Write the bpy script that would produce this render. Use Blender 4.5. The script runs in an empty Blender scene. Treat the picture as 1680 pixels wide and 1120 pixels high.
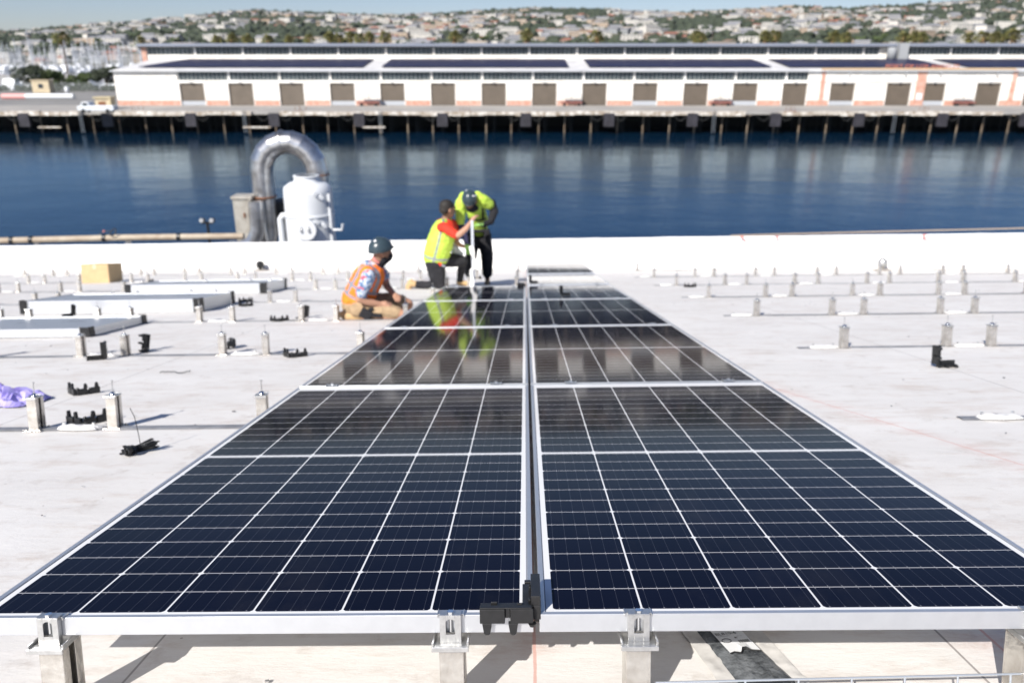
import bpy, bmesh, math, random
from mathutils import Matrix, Vector, noise
random.seed(7)
PI = math.pi
C = bpy.context.scene.collection
S = bpy.context.scene

# ---------------------------------------------------------------- camera
F = 1280.0                                   # focal length in pixels of a 1680 px wide picture
PITCH = math.radians(20.24)
CAM_H = 14.0                                 # metres above the water
cam_d = bpy.data.cameras.new('camera'); cam = bpy.data.objects.new('camera', cam_d); C.objects.link(cam)
S.camera = cam
cam_d.sensor_width = 36.0; cam_d.lens = F / 1680 * 36
cam_d.clip_start = 0.05; cam_d.clip_end = 20000
cam.location = (0, 0, CAM_H); cam.rotation_euler = (PI/2 - PITCH, 0, 0)
cam_d.dof.use_dof = True; cam_d.dof.focus_distance = 1.62; cam_d.dof.aperture_fstop = 3.8
cam_d.dof.aperture_blades = 9
R_w = (Vector((1,0,0)), Vector((0, math.sin(PITCH), math.cos(PITCH))), Vector((0, math.cos(PITCH), -math.sin(PITCH))))

# the roof slopes down towards the water: its own frame (x right, y down the slope, z off the roof)
def roof_frame():
    cx, cy, cz, a, b, g = -1.17076875e-02, -1.37421394, .702211028, .142528973, .0185180349, -.0160401678
    ca, sa, cb, sb, cg, sg = math.cos(a), math.sin(a), math.cos(b), math.sin(b), math.cos(g), math.sin(g)
    Rz = Matrix(((cb,-sb,0),(sb,cb,0),(0,0,1)))
    r = Vector((1,0,0)); f = Vector((0,ca,-sa)); u = Vector((0,sa,ca))
    rr = Rz @ (cg*r + sg*u); uu = Rz @ (-sg*r + cg*u); ff = Rz @ f
    A = Matrix((rr, uu, ff))                                  # roof -> (right, up, fwd)
    B = Matrix(((R_w[0].x, R_w[1].x, R_w[2].x), (R_w[0].y, R_w[1].y, R_w[2].y), (R_w[0].z, R_w[1].z, R_w[2].z)))
    M3 = B @ A
    c = Vector((cx, cy, cz)); t = Vector((0,0,CAM_H)) - M3 @ c
    return Matrix.Translation(t) @ M3.to_4x4(), (rr, uu, ff, c)
ROOF, RC = roof_frame()
ZR = -0.195                                  # roof surface, below the glass of the panels
PP = 2.1724                                  # panel pitch along the slope
def on_plane(px, py, z=ZR):                  # a point of the roof plane seen at a pixel (roof frame)
    rr, uu, ff, c = RC
    d = ff + (px-840)/F*rr - (py-560)/F*uu
    t = (z - c.z)/d.z
    return c + t*d
def ray(px, py):
    return R_w[2] + (px-840)/F*R_w[0] - (py-560)/F*R_w[1]
def at_dist(px, py, Y):                      # a point at ground distance Y (world)
    d = ray(px, py); t = Y/d.y
    return Vector((0,0,CAM_H)) + d*t

# ---------------------------------------------------------------- sun and sky
trav = (ROOF.to_3x3() @ Vector((0.75, 1.50, -1.0))).normalized()
sund = bpy.data.lights.new('sun', 'SUN'); sun = bpy.data.objects.new('sun', sund); C.objects.link(sun)
sund.energy = 5.0; sund.angle = math.radians(0.5); sund.color = (1.0, 0.955, 0.89)
sun.rotation_euler = trav.to_track_quat('-Z', 'Y').to_euler(); sun.location = (-20, -30, 60)
tosun = -trav
W = bpy.data.worlds.new('World'); S.world = W; W.use_nodes = True
wn = W.node_tree.nodes; wl = W.node_tree.links
sky = wn.new('ShaderNodeTexSky'); sky.sky_type = 'NISHITA'; sky.sun_disc = False
sky.sun_elevation = math.asin(tosun.z); sky.sun_rotation = math.atan2(tosun.x, tosun.y)
sky.air_density = 0.9; sky.dust_density = 0.3; sky.ozone_density = 3.0
tint = wn.new('ShaderNodeMix'); tint.data_type = 'RGBA'; tint.blend_type = 'MULTIPLY'; tint.inputs[0].default_value = 1.0
tint.inputs[7].default_value = (.955, .94, 1.08, 1)
wl.new(sky.outputs[0], tint.inputs[6]); wl.new(tint.outputs[2], wn['Background'].inputs[0]); wn['Background'].inputs[1].default_value = 0.066
S.view_settings.view_transform = 'Standard'; S.view_settings.look = 'None'
S.view_settings.exposure = 0.53; S.view_settings.gamma = 1.0; S.view_settings.use_curve_mapping = False
S.cycles.max_bounces = 6; S.cycles.sample_clamp_indirect = 4.0

# ---------------------------------------------------------------- materials
def mat(name, col, rough=.6, metal=0.0, noise_amt=0.0, noise_scale=5.0, col2=None, bump=0.0, bump_scale=40, ior=1.45, spec=None, coords='Object', nscale3=None):
    m = bpy.data.materials.new(name); m.use_nodes = True
    nt = m.node_tree; b = nt.nodes['Principled BSDF']
    b.inputs['Base Color'].default_value = (*col, 1); b.inputs['Roughness'].default_value = rough
    b.inputs['Metallic'].default_value = metal; b.inputs['IOR'].default_value = ior
    if spec is not None: b.inputs['Specular IOR Level'].default_value = spec
    if noise_amt or bump:
        tc = nt.nodes.new('ShaderNodeTexCoord'); mp = nt.nodes.new('ShaderNodeMapping')
        if nscale3: mp.inputs['Scale'].default_value = nscale3
        nt.links.new(tc.outputs[coords], mp.inputs[0])
    if noise_amt:
        n = nt.nodes.new('ShaderNodeTexNoise'); n.inputs['Scale'].default_value = noise_scale; n.inputs['Detail'].default_value = 6
        n.inputs['Roughness'].default_value = .62
        nt.links.new(mp.outputs[0], n.inputs[0])
        r = nt.nodes.new('ShaderNodeValToRGB'); r.color_ramp.elements[0].position = .38; r.color_ramp.elements[1].position = .66
        c2 = col2 or tuple(c*(1-noise_amt) for c in col)
        r.color_ramp.elements[0].color = (*c2, 1); r.color_ramp.elements[1].color = (*col, 1)
        nt.links.new(n.outputs[0], r.inputs[0]); nt.links.new(r.outputs[0], b.inputs['Base Color'])
    if bump:
        n2 = nt.nodes.new('ShaderNodeTexNoise'); n2.inputs['Scale'].default_value = bump_scale; n2.inputs['Detail'].default_value = 4
        nt.links.new(mp.outputs[0], n2.inputs[0])
        bp = nt.nodes.new('ShaderNodeBump'); bp.inputs['Strength'].default_value = bump; bp.inputs['Distance'].default_value = .02
        nt.links.new(n2.outputs[0], bp.inputs['Height']); nt.links.new(bp.outputs[0], b.inputs['Normal'])
    return m

class NT:                                    # tiny helper for math node graphs
    def __init__(s, m): s.nt = m.node_tree
    def v(s, op, a, b=None, c=None):
        n = s.nt.nodes.new('ShaderNodeMath'); n.operation = op
        for i, x in enumerate((a, b, c)):
            if x is None: continue
            if isinstance(x, (int, float)): n.inputs[i].default_value = x
            else: s.nt.links.new(x, n.inputs[i])
        return n.outputs[0]
    def mix(s, f, a, b):
        n = s.nt.nodes.new('ShaderNodeMix'); n.data_type = 'RGBA'
        for sock, x in ((n.inputs[0], f), (n.inputs[6], a), (n.inputs[7], b)):
            if isinstance(x, tuple): sock.default_value = (*x, 1)
            elif isinstance(x, (int, float)): sock.default_value = x
            else: s.nt.links.new(x, sock)
        return n.outputs[2]
    def tex(s, kind, vec, **kw):
        n = s.nt.nodes.new('ShaderNodeTex'+kind)
        for k, x in kw.items(): n.inputs[k].default_value = x
        s.nt.links.new(vec, n.inputs[0]); return n
    def coord(s, which='Object', scale=None):
        tc = s.nt.nodes.new('ShaderNodeTexCoord')
        if scale is None: return tc.outputs[which]
        mp = s.nt.nodes.new('ShaderNodeMapping'); mp.inputs['Scale'].default_value = scale
        s.nt.links.new(tc.outputs[which], mp.inputs[0]); return mp.outputs[0]

CW, CH = .168, .0846                          # cell pitch across, half-cell pitch along
HALF = 12*CH; MIDGAP = .0275
def solar_material():
    m = bpy.data.materials.new('solar_cells'); m.use_nodes = True; g = NT(m); nt = m.node_tree
    b = nt.nodes['Principled BSDF']
    sx = nt.nodes.new('ShaderNodeSeparateXYZ'); nt.links.new(g.coord('Object'), sx.inputs[0])
    x, y = sx.outputs[0], sx.outputs[1]                      # origin = near left cell corner
    far = g.v('GREATER_THAN', y, HALF + MIDGAP/2)
    y2 = g.v('SUBTRACT', y, g.v('MULTIPLY', far, HALF + MIDGAP))
    def dist_line(c, pitch):                                  # distance to nearest multiple of pitch
        f = g.v('FRACT', g.v('ADD', g.v('DIVIDE', c, pitch), 100.5))
        return g.v('MULTIPLY', g.v('ABSOLUTE', g.v('SUBTRACT', f, .5)), pitch)
    dx = dist_line(x, CW); dy = dist_line(y2, CH); dy2 = dist_line(y2, CH*2)
    col = g.v('LESS_THAN', dx, .0018); row = g.v('LESS_THAN', dy, .0012)
    ch = g.v('LESS_THAN', g.v('ADD', dx, dy2), .0078)
    out = g.v('MAXIMUM', g.v('LESS_THAN', x, .0005), g.v('GREATER_THAN', x, 6*CW - .0005))
    out = g.v('MAXIMUM', out, g.v('LESS_THAN', y, .0003))
    out = g.v('MAXIMUM', out, g.v('GREATER_THAN', y, 2*HALF + MIDGAP))
    mid = g.v('LESS_THAN', g.v('ABSOLUTE', g.v('SUBTRACT', y, HALF + MIDGAP/2)), .0075)
    line = g.v('MAXIMUM', g.v('MAXIMUM', col, row), g.v('MAXIMUM', g.v('MAXIMUM', ch, out), mid))
    bus = dist_line(g.v('ADD', x, CW/12), CW/6)
    busm = g.v('LESS_THAN', bus, .00035)
    dot = g.v('MULTIPLY', g.v('LESS_THAN', bus, .0007), g.v('LESS_THAN', g.v('ABSOLUTE', g.v('SUBTRACT', dy, .0050)), .0018))
    ox = nt.nodes.new('ShaderNodeObjectInfo')
    cell_id = g.v('ADD', g.v('FLOOR', g.v('DIVIDE', x, CW)), g.v('MULTIPLY', g.v('FLOOR', g.v('DIVIDE', y2, CH)), 7.31))
    wnz = nt.nodes.new('ShaderNodeTexWhiteNoise'); wnz.noise_dimensions = '2D'
    cb = nt.nodes.new('ShaderNodeCombineXYZ'); nt.links.new(cell_id, cb.inputs[0]); nt.links.new(ox.outputs['Random'], cb.inputs[1])
    nt.links.new(cb.outputs[0], wnz.inputs[0])
    cell = g.mix(wnz.outputs[0], (.0016,.0024,.0095), (.0026,.0036,.0130))
    finger = dist_line(y2, .0034)
    cell = g.mix(g.v('MULTIPLY', g.v('LESS_THAN', finger, .0004), .35), cell, (.007,.009,.020))
    cell = g.mix(g.v('MULTIPLY', busm, .35), cell, (.12,.13,.16))
    cell = g.mix(g.v('MULTIPLY', dot, .5), cell, (.55,.55,.58))
    strong = g.v('MAXIMUM', g.v('MAXIMUM', col, ch), g.v('MAXIMUM', out, mid))
    colr = g.mix(line, cell, g.mix(strong, (.52,.51,.52), (.76,.76,.76)))
    seal = g.v('MAXIMUM', g.v('LESS_THAN', y, -.0088), g.v('LESS_THAN', x, -.0108)); seal = g.v('MAXIMUM', seal, g.v('GREATER_THAN', x, 6*CW + .0108))
    colr = g.mix(g.v('MULTIPLY', seal, .8), colr, (.10,.115,.16))
    nt.links.new(colr, b.inputs['Base Color'])
    n = g.tex('Noise', g.coord('Object'), Scale=7.0, Detail=5.0)
    rr = nt.nodes.new('ShaderNodeMapRange'); nt.links.new(n.outputs[0], rr.inputs[0])
    rr.inputs['To Min'].default_value = .035; rr.inputs['To Max'].default_value = .085
    # anti-reflective solar glass: almost no mirror seen from above, a strong one at grazing angles
    b.inputs['Roughness'].default_value = .5; b.inputs['Specular IOR Level'].default_value = 0.0
    du = g.tex('Noise', g.coord('Object', (1,.5,1)), Scale=3.0, Detail=8.0, Roughness=.7)
    dm = nt.nodes.new('ShaderNodeMapRange'); nt.links.new(du.outputs[0], dm.inputs[0]); dm.inputs['From Min'].default_value = .5; dm.inputs['From Max'].default_value = .8; dm.inputs['To Max'].default_value = .035
    nt.links.new(g.mix(dm.outputs[0], colr, (.40,.37,.33)), b.inputs['Base Color'])
    lw = nt.nodes.new('ShaderNodeLayerWeight'); gl = nt.nodes.new('ShaderNodeBsdfGlossy'); mx = nt.nodes.new('ShaderNodeMixShader')
    nt.links.new(rr.outputs[0], gl.inputs['Roughness']); gl.inputs['Color'].default_value = (.95,.95,.95,1)
    fac = g.v('ADD', g.v('MULTIPLY', g.v('POWER', lw.outputs['Facing'], 6.0), .72), .006)
    out = nt.nodes['Material Output']; nt.links.new(fac, mx.inputs[0]); nt.links.new(b.outputs[0], mx.inputs[1]); nt.links.new(gl.outputs[0], mx.inputs[2]); nt.links.new(mx.outputs[0], out.inputs[0])
    return m

def roof_material():
    m = bpy.data.materials.new('roof_membrane'); m.use_nodes = True; g = NT(m); nt = m.node_tree
    b = nt.nodes['Principled BSDF']; co = g.coord('Object')
    n1 = g.tex('Noise', g.coord('Object', (1.0, 2.2, 1)), Scale=1.1, Detail=9.0, Roughness=.68)
    n2 = g.tex('Noise', co, Scale=9.0, Detail=8.0, Roughness=.7)
    n3 = g.tex('Noise', g.coord('Object', (1.0, 3.0, 1)), Scale=3.2, Detail=9.0, Roughness=.75)
    def ramp(s, a, c):
        r = nt.nodes.new('ShaderNodeMapRange'); nt.links.new(s, r.inputs[0]); r.inputs['From Min'].default_value = a; r.inputs['From Max'].default_value = c; return r.outputs[0]
    c = g.mix(ramp(n1.outputs[0], .35, .7), (.755,.735,.705), (.66,.635,.605))
    c = g.mix(g.v('MULTIPLY', ramp(n3.outputs[0], .50, .70), .62), c, (.50,.41,.34))
    c = g.mix(g.v('MULTIPLY', ramp(n2.outputs[0], .56, .72), .5), c, (.42,.36,.31))
    v = g.tex('Voronoi', co, Scale=13.0)
    sp = g.v('MULTIPLY', g.v('LESS_THAN', v.outputs['Distance'], .045), g.v('GREATER_THAN', n1.outputs[0], .5))
    c = g.mix(g.v('MULTIPLY', sp, .7), c, (.22,.18,.15))
    sx = nt.nodes.new('ShaderNodeSeparateXYZ'); nt.links.new(co, sx.inputs[0])
    # welded laps of the membrane sheets
    f = g.v('ABSOLUTE', g.v('SUBTRACT', g.v('FRACT', g.v('DIVIDE', g.v('ADD', sx.outputs[0], 36.305), 1.73)), .5))
    c = g.mix(g.v('MULTIPLY', g.v('LESS_THAN', f, .0016), .75), c, (.20,.18,.17))
    f2 = g.v('ABSOLUTE', g.v('SUBTRACT', g.v('FRACT', g.v('DIVIDE', g.v('ADD', sx.outputs[1], 40.9), 6.1)), .5))
    c = g.mix(g.v('MULTIPLY', g.v('LESS_THAN', f2, .0007), .4), c, (.3,.28,.27))
    # red chalk lines
    for ax_, ay_, cc_ in ((1, 0, .003), (1, 0, -.99), (.951, .308, -2.192)):
        wob = g.v('MULTIPLY', g.v('SUBTRACT', n2.outputs[0], .5), .012)
        d = g.v('ABSOLUTE', g.v('ADD', g.v('ADD', g.v('MULTIPLY', sx.outputs[0], ax_), g.v('MULTIPLY', sx.outputs[1], ay_)), g.v('ADD', wob, cc_)))
        core = g.v('MULTIPLY', g.v('LESS_THAN', d, .0035), .55)
        mr = nt.nodes.new('ShaderNodeMapRange'); nt.links.new(d, mr.inputs[0]); mr.inputs['From Min'].default_value = 0; mr.inputs['From Max'].default_value = .12
        mr.inputs['To Min'].default_value = .3; mr.inputs['To Max'].default_value = 0
        halo = g.v('MULTIPLY', mr.outputs[0], ramp(n3.outputs[0], .42, .68))
        c = g.mix(g.v('MAXIMUM', core, halo), c, (.62,.22,.15))
    nt.links.new(c, b.inputs['Base Color']); b.inputs['Roughness'].default_value = .62
    bp = nt.nodes.new('ShaderNodeBump'); bp.inputs['Strength'].default_value = .35; bp.inputs['Distance'].default_value = .01
    nt.links.new(n3.outputs[0], bp.inputs['Height']); nt.links.new(bp.outputs[0], b.inputs['Normal'])
    return m

def water_material():
    m = bpy.data.materials.new('harbour_water'); m.use_nodes = True; g = NT(m); nt = m.node_tree
    b = nt.nodes['Principled BSDF']
    b.inputs['Base Color'].default_value = (.0008,.014,.036,1); b.inputs['Roughness'].default_value = .05; b.inputs['IOR'].default_value = 1.33
    n1 = g.tex('Noise', g.coord('Object', (1.0, 1.3, 1)), Scale=1.6, Detail=4.0, Roughness=.55, Distortion=.5)
    n2 = g.tex('Noise', g.coord('Object', (1.0, 1.6, 1)), Scale=.12, Detail=2.0)
    for q_ in nt.nodes:
        if q_.type == 'MAPPING': q_.inputs['Rotation'].default_value = (0, 0, .5)
    h = g.v('ADD', n1.outputs[0], g.v('MULTIPLY', n2.outputs[0], 3.0))
    n4 = g.tex('Noise', g.coord('Object', (.35, 1.0, 1)), Scale=.045, Detail=3.0)
    h = g.v('MULTIPLY', h, g.v('ADD', .35, g.v('MULTIPLY', n4.outputs[0], 1.3)))
    bp = nt.nodes.new('ShaderNodeBump'); bp.inputs['Strength'].default_value = .5; bp.inputs['Distance'].default_value = .045
    nt.links.new(h, bp.inputs['Height']); nt.links.new(bp.outputs[0], b.inputs['Normal'])
    b.inputs['Specular IOR Level'].default_value = 0.0; b.inputs['Roughness'].default_value = .8
    lw = nt.nodes.new('ShaderNodeLayerWeight'); gl = nt.nodes.new('ShaderNodeBsdfGlossy'); mx = nt.nodes.new('ShaderNodeMixShader')
    gl.inputs['Roughness'].default_value = .105; gl.inputs['Color'].default_value = (.74,.90,1.0,1)
    nt.links.new(bp.outputs[0], lw.inputs['Normal']); nt.links.new(bp.outputs[0], gl.inputs['Normal'])
    fac = g.v('ADD', g.v('MULTIPLY', g.v('POWER', lw.outputs['Facing'], 6.2), 1.0), .012)
    nt.links.new(fac, mx.inputs[0]); nt.links.new(b.outputs[0], mx.inputs[1]); nt.links.new(gl.outputs[0], mx.inputs[2])
    nt.links.new(mx.outputs[0], nt.nodes['Material Output'].inputs[0])
    return m

def cloth_print():
    m = bpy.data.materials.new('floral_print'); m.use_nodes = True; g = NT(m); nt = m.node_tree
    b = nt.nodes['Principled BSDF']; b.inputs['Roughness'].default_value = .85
    v = g.tex('Voronoi', g.coord('Object'), Scale=38.0)
    r = nt.nodes.new('ShaderNodeValToRGB'); r.color_ramp.interpolation = 'CONSTANT'
    for i, (p, c) in enumerate(((0,(.34,.40,.50)), (.3,(.10,.17,.30)), (.5,(.50,.54,.60)), (.68,(.45,.10,.13)), (.8,(.25,.36,.50)))):
        e = r.color_ramp.elements[0] if i == 0 else r.color_ramp.elements.new(p)
        e.position = p; e.color = (*c, 1)
    r.color_ramp.elements.remove(r.color_ramp.elements[-1])
    nt.links.new(v.outputs['Color'], r.inputs[0]); nt.links.new(r.outputs[0], b.inputs['Base Color'])
    return m

def corrugated(name, col, rough, axis, period, depth, col2=None, metal=0.0):
    m = mat(name, col, rough, metal, .15, .5, col2); g = NT(m); nt = m.node_tree
    w = nt.nodes.new('ShaderNodeTexWave'); w.bands_direction = axis; w.inputs['Scale'].default_value = 2*PI/period/20*1.0
    nt.links.new(g.coord('Object'), w.inputs[0])
    bp = nt.nodes.new('ShaderNodeBump'); bp.inputs['Distance'].default_value = depth; bp.inputs['Strength'].default_value = .8
    nt.links.new(w.outputs[0], bp.inputs['Height']); nt.links.new(bp.outputs[0], nt.nodes['Principled BSDF'].inputs['Normal'])
    return m

M = dict(
    cells=solar_material(), roof=roof_material(), water=water_material(), floral=cloth_print(),
    alu=mat('anodised_aluminium', (.62,.635,.655), .36, .75, .05, 30),
    backsheet=mat('white_backsheet', (.78,.79,.80), .45),
    steel=mat('galvanised_steel', (.62,.62,.61), .30, .85, .25, 60, (.50,.50,.49), .03, 120),
    steel_b=mat('bright_steel', (.78,.79,.79), .2, 1.0),
    postm=mat('post_steel', (.70,.675,.63), .26, .8, .4, 18, (.47,.44,.40), .1, 90),
    wire=mat('galvanised_wire', (.60,.64,.68), .35, .7),
    black=mat('black_plastic', (.010,.0105,.011), .38, 0, .3, 60, (.016,.016,.017)),
    parapet=mat('parapet_coating', (.86,.855,.84), .7, 0, .1, 1.5, (.80,.79,.77), .5, 6),
    grime_shade=mat('grime_and_shade', (.35,.31,.27), .8, 0, .5, 4),
    strip=mat('flashing_strip', (.42,.42,.43), .45, .5, .35, 8),
    patch=mat('white_membrane_patch', (.80,.79,.77), .5, 0, 0, 5, None, .4, 60),
    card=mat('cardboard', (.56,.40,.22), .85, 0, .15, 6),
    tape=mat('packing_tape', (.62,.50,.34), .3),
    purple=mat('purple_plastic', (.28,.22,.62), .5, 0, .5, 14, (.42,.38,.72)),
    ribbon=mat('pink_ribbon', (.58,.22,.20), .6),
    rope=mat('tan_rope', (.34,.27,.20), .9),
    bag=mat('clear_dark_plastic_bag', (.045,.05,.055), .22, 0, .6, 24, (.16,.17,.18), .6, 30),
    bagclear=mat('milky_plastic_film', (.68,.66,.63), .2, 0, .2, 20),
    label=mat('paper_label', (.72,.73,.74), .5), ink=mat('black_ink', (.02,.02,.02), .6),
    orange=mat('orange_vest', (.90,.16,.015), .75, 0, .25, 9, (.95,.24,.02), .4, 25),
    lime=mat('lime_vest', (.52,.70,.10), .75, 0, .2, 9, (.42,.60,.06), .4, 25),
    reflective=mat('reflective_tape', (.26,.27,.31), .4, .2),
    skin=mat('skin', (.40,.22,.145), .55), skin2=mat('tanned_skin', (.30,.16,.10), .55),
    khaki=mat('khaki_cloth', (.42,.30,.18), .9, 0, .3, 12, None, .5, 20),
    blackcloth=mat('black_cloth', (.010,.010,.013), .9, 0, .4, 10, (.020,.020,.024), .5, 20),
    navycloth=mat('navy_cloth', (.025,.025,.07), .85), red=mat('red_cloth', (.62,.035,.015), .8),
    helmet=mat('slate_helmet', (.035,.055,.068), .28), highlight_disc=mat('white_highlight', (.8,.8,.8), .4),
    boot=mat('tan_boot', (.48,.33,.17), .8), sole=mat('boot_sole', (.12,.10,.08), .8), hair=mat('dark_hair', (.007,.006,.006), .7, 0, .4, 80, (.03,.025,.02)),
    glove=mat('green_glove', (.26,.48,.12), .7),
    duct=mat('spiral_duct_metal', (.68,.68,.68), .30, .95, .5, 3, (.42,.41,.40), .3, 5),
    rust=mat('rusty_flange', (.22,.10,.05), .8, .2), ductbox=mat('weathered_cabinet_metal', (.50,.48,.43), .5, .3, .4, 3, (.36,.33,.28)),
    tank=mat('white_tank_paint', (.66,.68,.70), .35, 0, .04, 2), pipe=mat('beige_pipe', (.46,.40,.31), .6, 0, .3, 3, (.33,.26,.19)),
    whitewall=mat('white_painted_wall', (.84,.82,.78), .8, 0, .12, .35, (.70,.66,.60)),
    brick=mat('salmon_brick', (.48,.24,.17), .85, 0, .4, 1.2, (.56,.36,.29)),
    door=corrugated('brown_roller_door', (.135,.108,.082), .6, 'Z', .25, .05),
    doorgrey=mat('grey_dock_plate', (.42,.44,.47), .6),
    glassdark=mat('dark_window', (.025,.035,.040), .35, 0, .6, .6, (.07,.09,.095)),
    mullion=mat('mullion_grey', (.36,.38,.38), .6), fascia=mat('grey_fascia', (.22,.24,.29), .5), soffit=mat('dark_soffit', (.05,.05,.05), .8),
    roofwhite=mat('pale_shed_roof', (.70,.69,.68), .6, 0, .2, .3), gutter=mat('grey_gutter', (.45,.47,.50), .5),
    farpv=mat('distant_solar_glass', (.008,.010,.035), .35, 0, .5, 1.2, (.013,.014,.05)), farpvline=mat('array_rail', (.06,.06,.11), .5),
    coping=mat('tan_coping', (.55,.38,.22), .7), concrete=mat('pale_concrete', (.37,.35,.32), .85, 0, .3, .15, (.29,.275,.26)),
    asphalt=mat('yard_asphalt', (.19,.185,.18), .9, 0, .3, .08, (.24,.235,.225)),
    beam=mat('whitewashed_beam', (.74,.70,.64), .85, 0, .6, 1.3, (.30,.24,.18)), pile=mat('timber_pile', (.11,.075,.05), .85, 0, .6, 1.2, (.20,.155,.11)),
    fender=mat('rubber_fender', (.045,.041,.050), .7, 0, .4, 1), rock=mat('shade_dark_riprap', (.012,.012,.012), .9),
    terrain=mat('hill_ground', (.075,.080,.042), .95, 0, .5, .012, (.12,.108,.065)),
    leaf=mat('dark_foliage', (.030,.042,.024), .8, 0, .5, .12, (.050,.062,.036)), leaf2=mat('olive_foliage', (.075,.095,.028), .75, 0, .5, .4, (.045,.07,.02)),
    frond=mat('palm_frond', (.22,.19,.055), .7, 0, .5, .8, (.11,.12,.035)), skirt=mat('dry_palm_skirt', (.32,.21,.10), .9), trunk=mat('bark', (.14,.105,.08), .9),
    hw=mat('house_white', (.60,.57,.52), .8), ht=mat('house_tan', (.46,.36,.27), .8), hg=mat('house_grey', (.32,.33,.34), .8), hp=mat('house_pink', (.55,.38,.30), .8),
    rr=mat('red_tile_roof', (.30,.135,.095), .85), rg=mat('grey_roof', (.24,.24,.25), .8), rb=mat('brown_roof', (.20,.14,.10), .85), rw=mat('white_roof', (.48,.47,.45), .7),
    win=mat('house_window', (.04,.05,.06), .2),
    gel=mat('white_gelcoat', (.80,.81,.82), .25), mast=mat('mast_alloy', (.62,.63,.65), .4, .4), navy=mat('navy_sail_cover', (.03,.05,.14), .7), teak=mat('cabin_window', (.03,.035,.04), .2),
    pinkpaint=mat('faded_pink_paint', (.72,.36,.34), .7), beige=mat('beige_paint', (.60,.50,.34), .7, 0, .2, 1), yellow=mat('yellow_paint', (.50,.42,.26), .6),
    carred=mat('red_cart_paint', (.26,.10,.08), .6), tyre=mat('tyre_rubber', (.02,.02,.02), .8), fencem=mat('chain_fence', (.22,.24,.23), .8),
    signtext=mat('faint_lettering', (.42,.41,.40), .8), signred=mat('rusted_red_letters', (.50,.17,.10), .7),
)

# ---------------------------------------------------------------- mesh helpers
class MB:
    def __init__(s): s.v = []; s.f = []; s.m = []; s.sm = []
    def add(s, vs, fs, mi=0, smooth=False):
        o = len(s.v); s.v += [tuple(v) for v in vs]
        for f in fs: s.f.append([i+o for i in f]); s.m.append(mi); s.sm.append(smooth)
    def box(s, x0, x1, y0, y1, z0, z1, mi=0, T=None):
        vs = [Vector(p) for p in ((x0,y0,z0),(x1,y0,z0),(x1,y1,z0),(x0,y1,z0),(x0,y0,z1),(x1,y0,z1),(x1,y1,z1),(x0,y1,z1))]
        if T: vs = [T @ v for v in vs]
        s.add(vs, ((3,2,1,0),(4,5,6,7),(0,1,5,4),(1,2,6,5),(2,3,7,6),(3,0,4,7)), mi)
    def tube(s, pts, r, n=10, mi=0, caps=True, smooth=True, sy=1.0):
        pts = [Vector(p) for p in pts]; rs = r if isinstance(r, (list, tuple)) else [r]*len(pts)
        rings = []; up = None
        for i, p in enumerate(pts):
            t = (pts[min(i+1, len(pts)-1)] - pts[max(i-1, 0)]).normalized()
            if up is None:
                up = Vector((0,0,1)) if abs(t.z) < .9 else Vector((0,1,0))
            u = t.cross(up)
            if u.length < 1e-6: u = t.cross(Vector((1,0,0)))
            u.normalize(); w = u.cross(t).normalized(); up = w
            rings.append([p + rs[i]*(math.cos(2*PI*k/n)*u + sy*math.sin(2*PI*k/n)*w) for k in range(n)])
        vs = [v for rg in rings for v in rg]; fs = []
        for i in range(len(pts)-1):
            for k in range(n):
                fs.append((i*n+k, i*n+(k+1)%n, (i+1)*n+(k+1)%n, (i+1)*n+k))
        s.add(vs, fs, mi, smooth)
        if caps:
            s.add(rings[0], (tuple(range(n))[::-1],), mi); s.add(rings[-1], (tuple(range(n)),), mi)
    def lathe(s, prof, n=24, mi=0, c=(0,0,0), smooth=True):
        vs = []; fs = []
        for r, z in prof:
            for k in range(n): vs.append((c[0]+r*math.cos(2*PI*k/n), c[1]+r*math.sin(2*PI*k/n), c[2]+z))
        for i in range(len(prof)-1):
            for k in range(n): fs.append((i*n+k, i*n+(k+1)%n, (i+1)*n+(k+1)%n, (i+1)*n+k))
        s.add(vs, fs, mi, smooth)
    def prism(s, poly, z0, z1, mi=0, T=None):
        n = len(poly); vs = [Vector((x,y,z0)) for x,y in poly] + [Vector((x,y,z1)) for x,y in poly]
        if T: vs = [T @ v for v in vs]
        fs = [tuple(range(n))[::-1], tuple(range(n, 2*n))] + [(i,(i+1)%n,n+(i+1)%n,n+i) for i in range(n)]
        s.add(vs, fs, mi)
    def blob(s, c, r, mi=0, sub=1, jit=.25, smooth=False, rnd=random):
        bm = bmesh.new(); bmesh.ops.create_icosphere(bm, subdivisions=sub, radius=1)
        vs = []
        for v in bm.verts:
            k = 1 + rnd.uniform(-jit, jit); vs.append((c[0]+v.co.x*r[0]*k, c[1]+v.co.y*r[1]*k, c[2]+v.co.z*r[2]*k))
        s.add(vs, [[v.index for v in f.verts] for f in bm.faces], mi, smooth); bm.free()
    def mesh(s, name, mats):
        me = bpy.data.meshes.new(name); me.from_pydata(s.v, [], s.f)
        for m in (mats if isinstance(mats, (list, tuple)) else [mats]): me.materials.append(M[m])
        me.polygons.foreach_set('material_index', s.m); me.polygons.foreach_set('use_smooth', s.sm)
        me.update(); return me
    def build(s, name, mats, parent=None, bevel=0):
        me = s.mesh(name, mats); o = bpy.data.objects.new(name, me); C.objects.link(o)
        if parent: o.parent = parent
        if bevel:
            b = o.modifiers.new('bevel', 'BEVEL'); b.width = bevel; b.segments = 2; b.limit_method = 'ANGLE'; b.angle_limit = math.radians(40)
        return o
def tag(o, label=None, cat=None, group=None, kind=None):
    if label: o['label'] = label
    if cat: o['category'] = cat
    if group: o['group'] = group
    if kind: o['kind'] = kind
    return o
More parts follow.
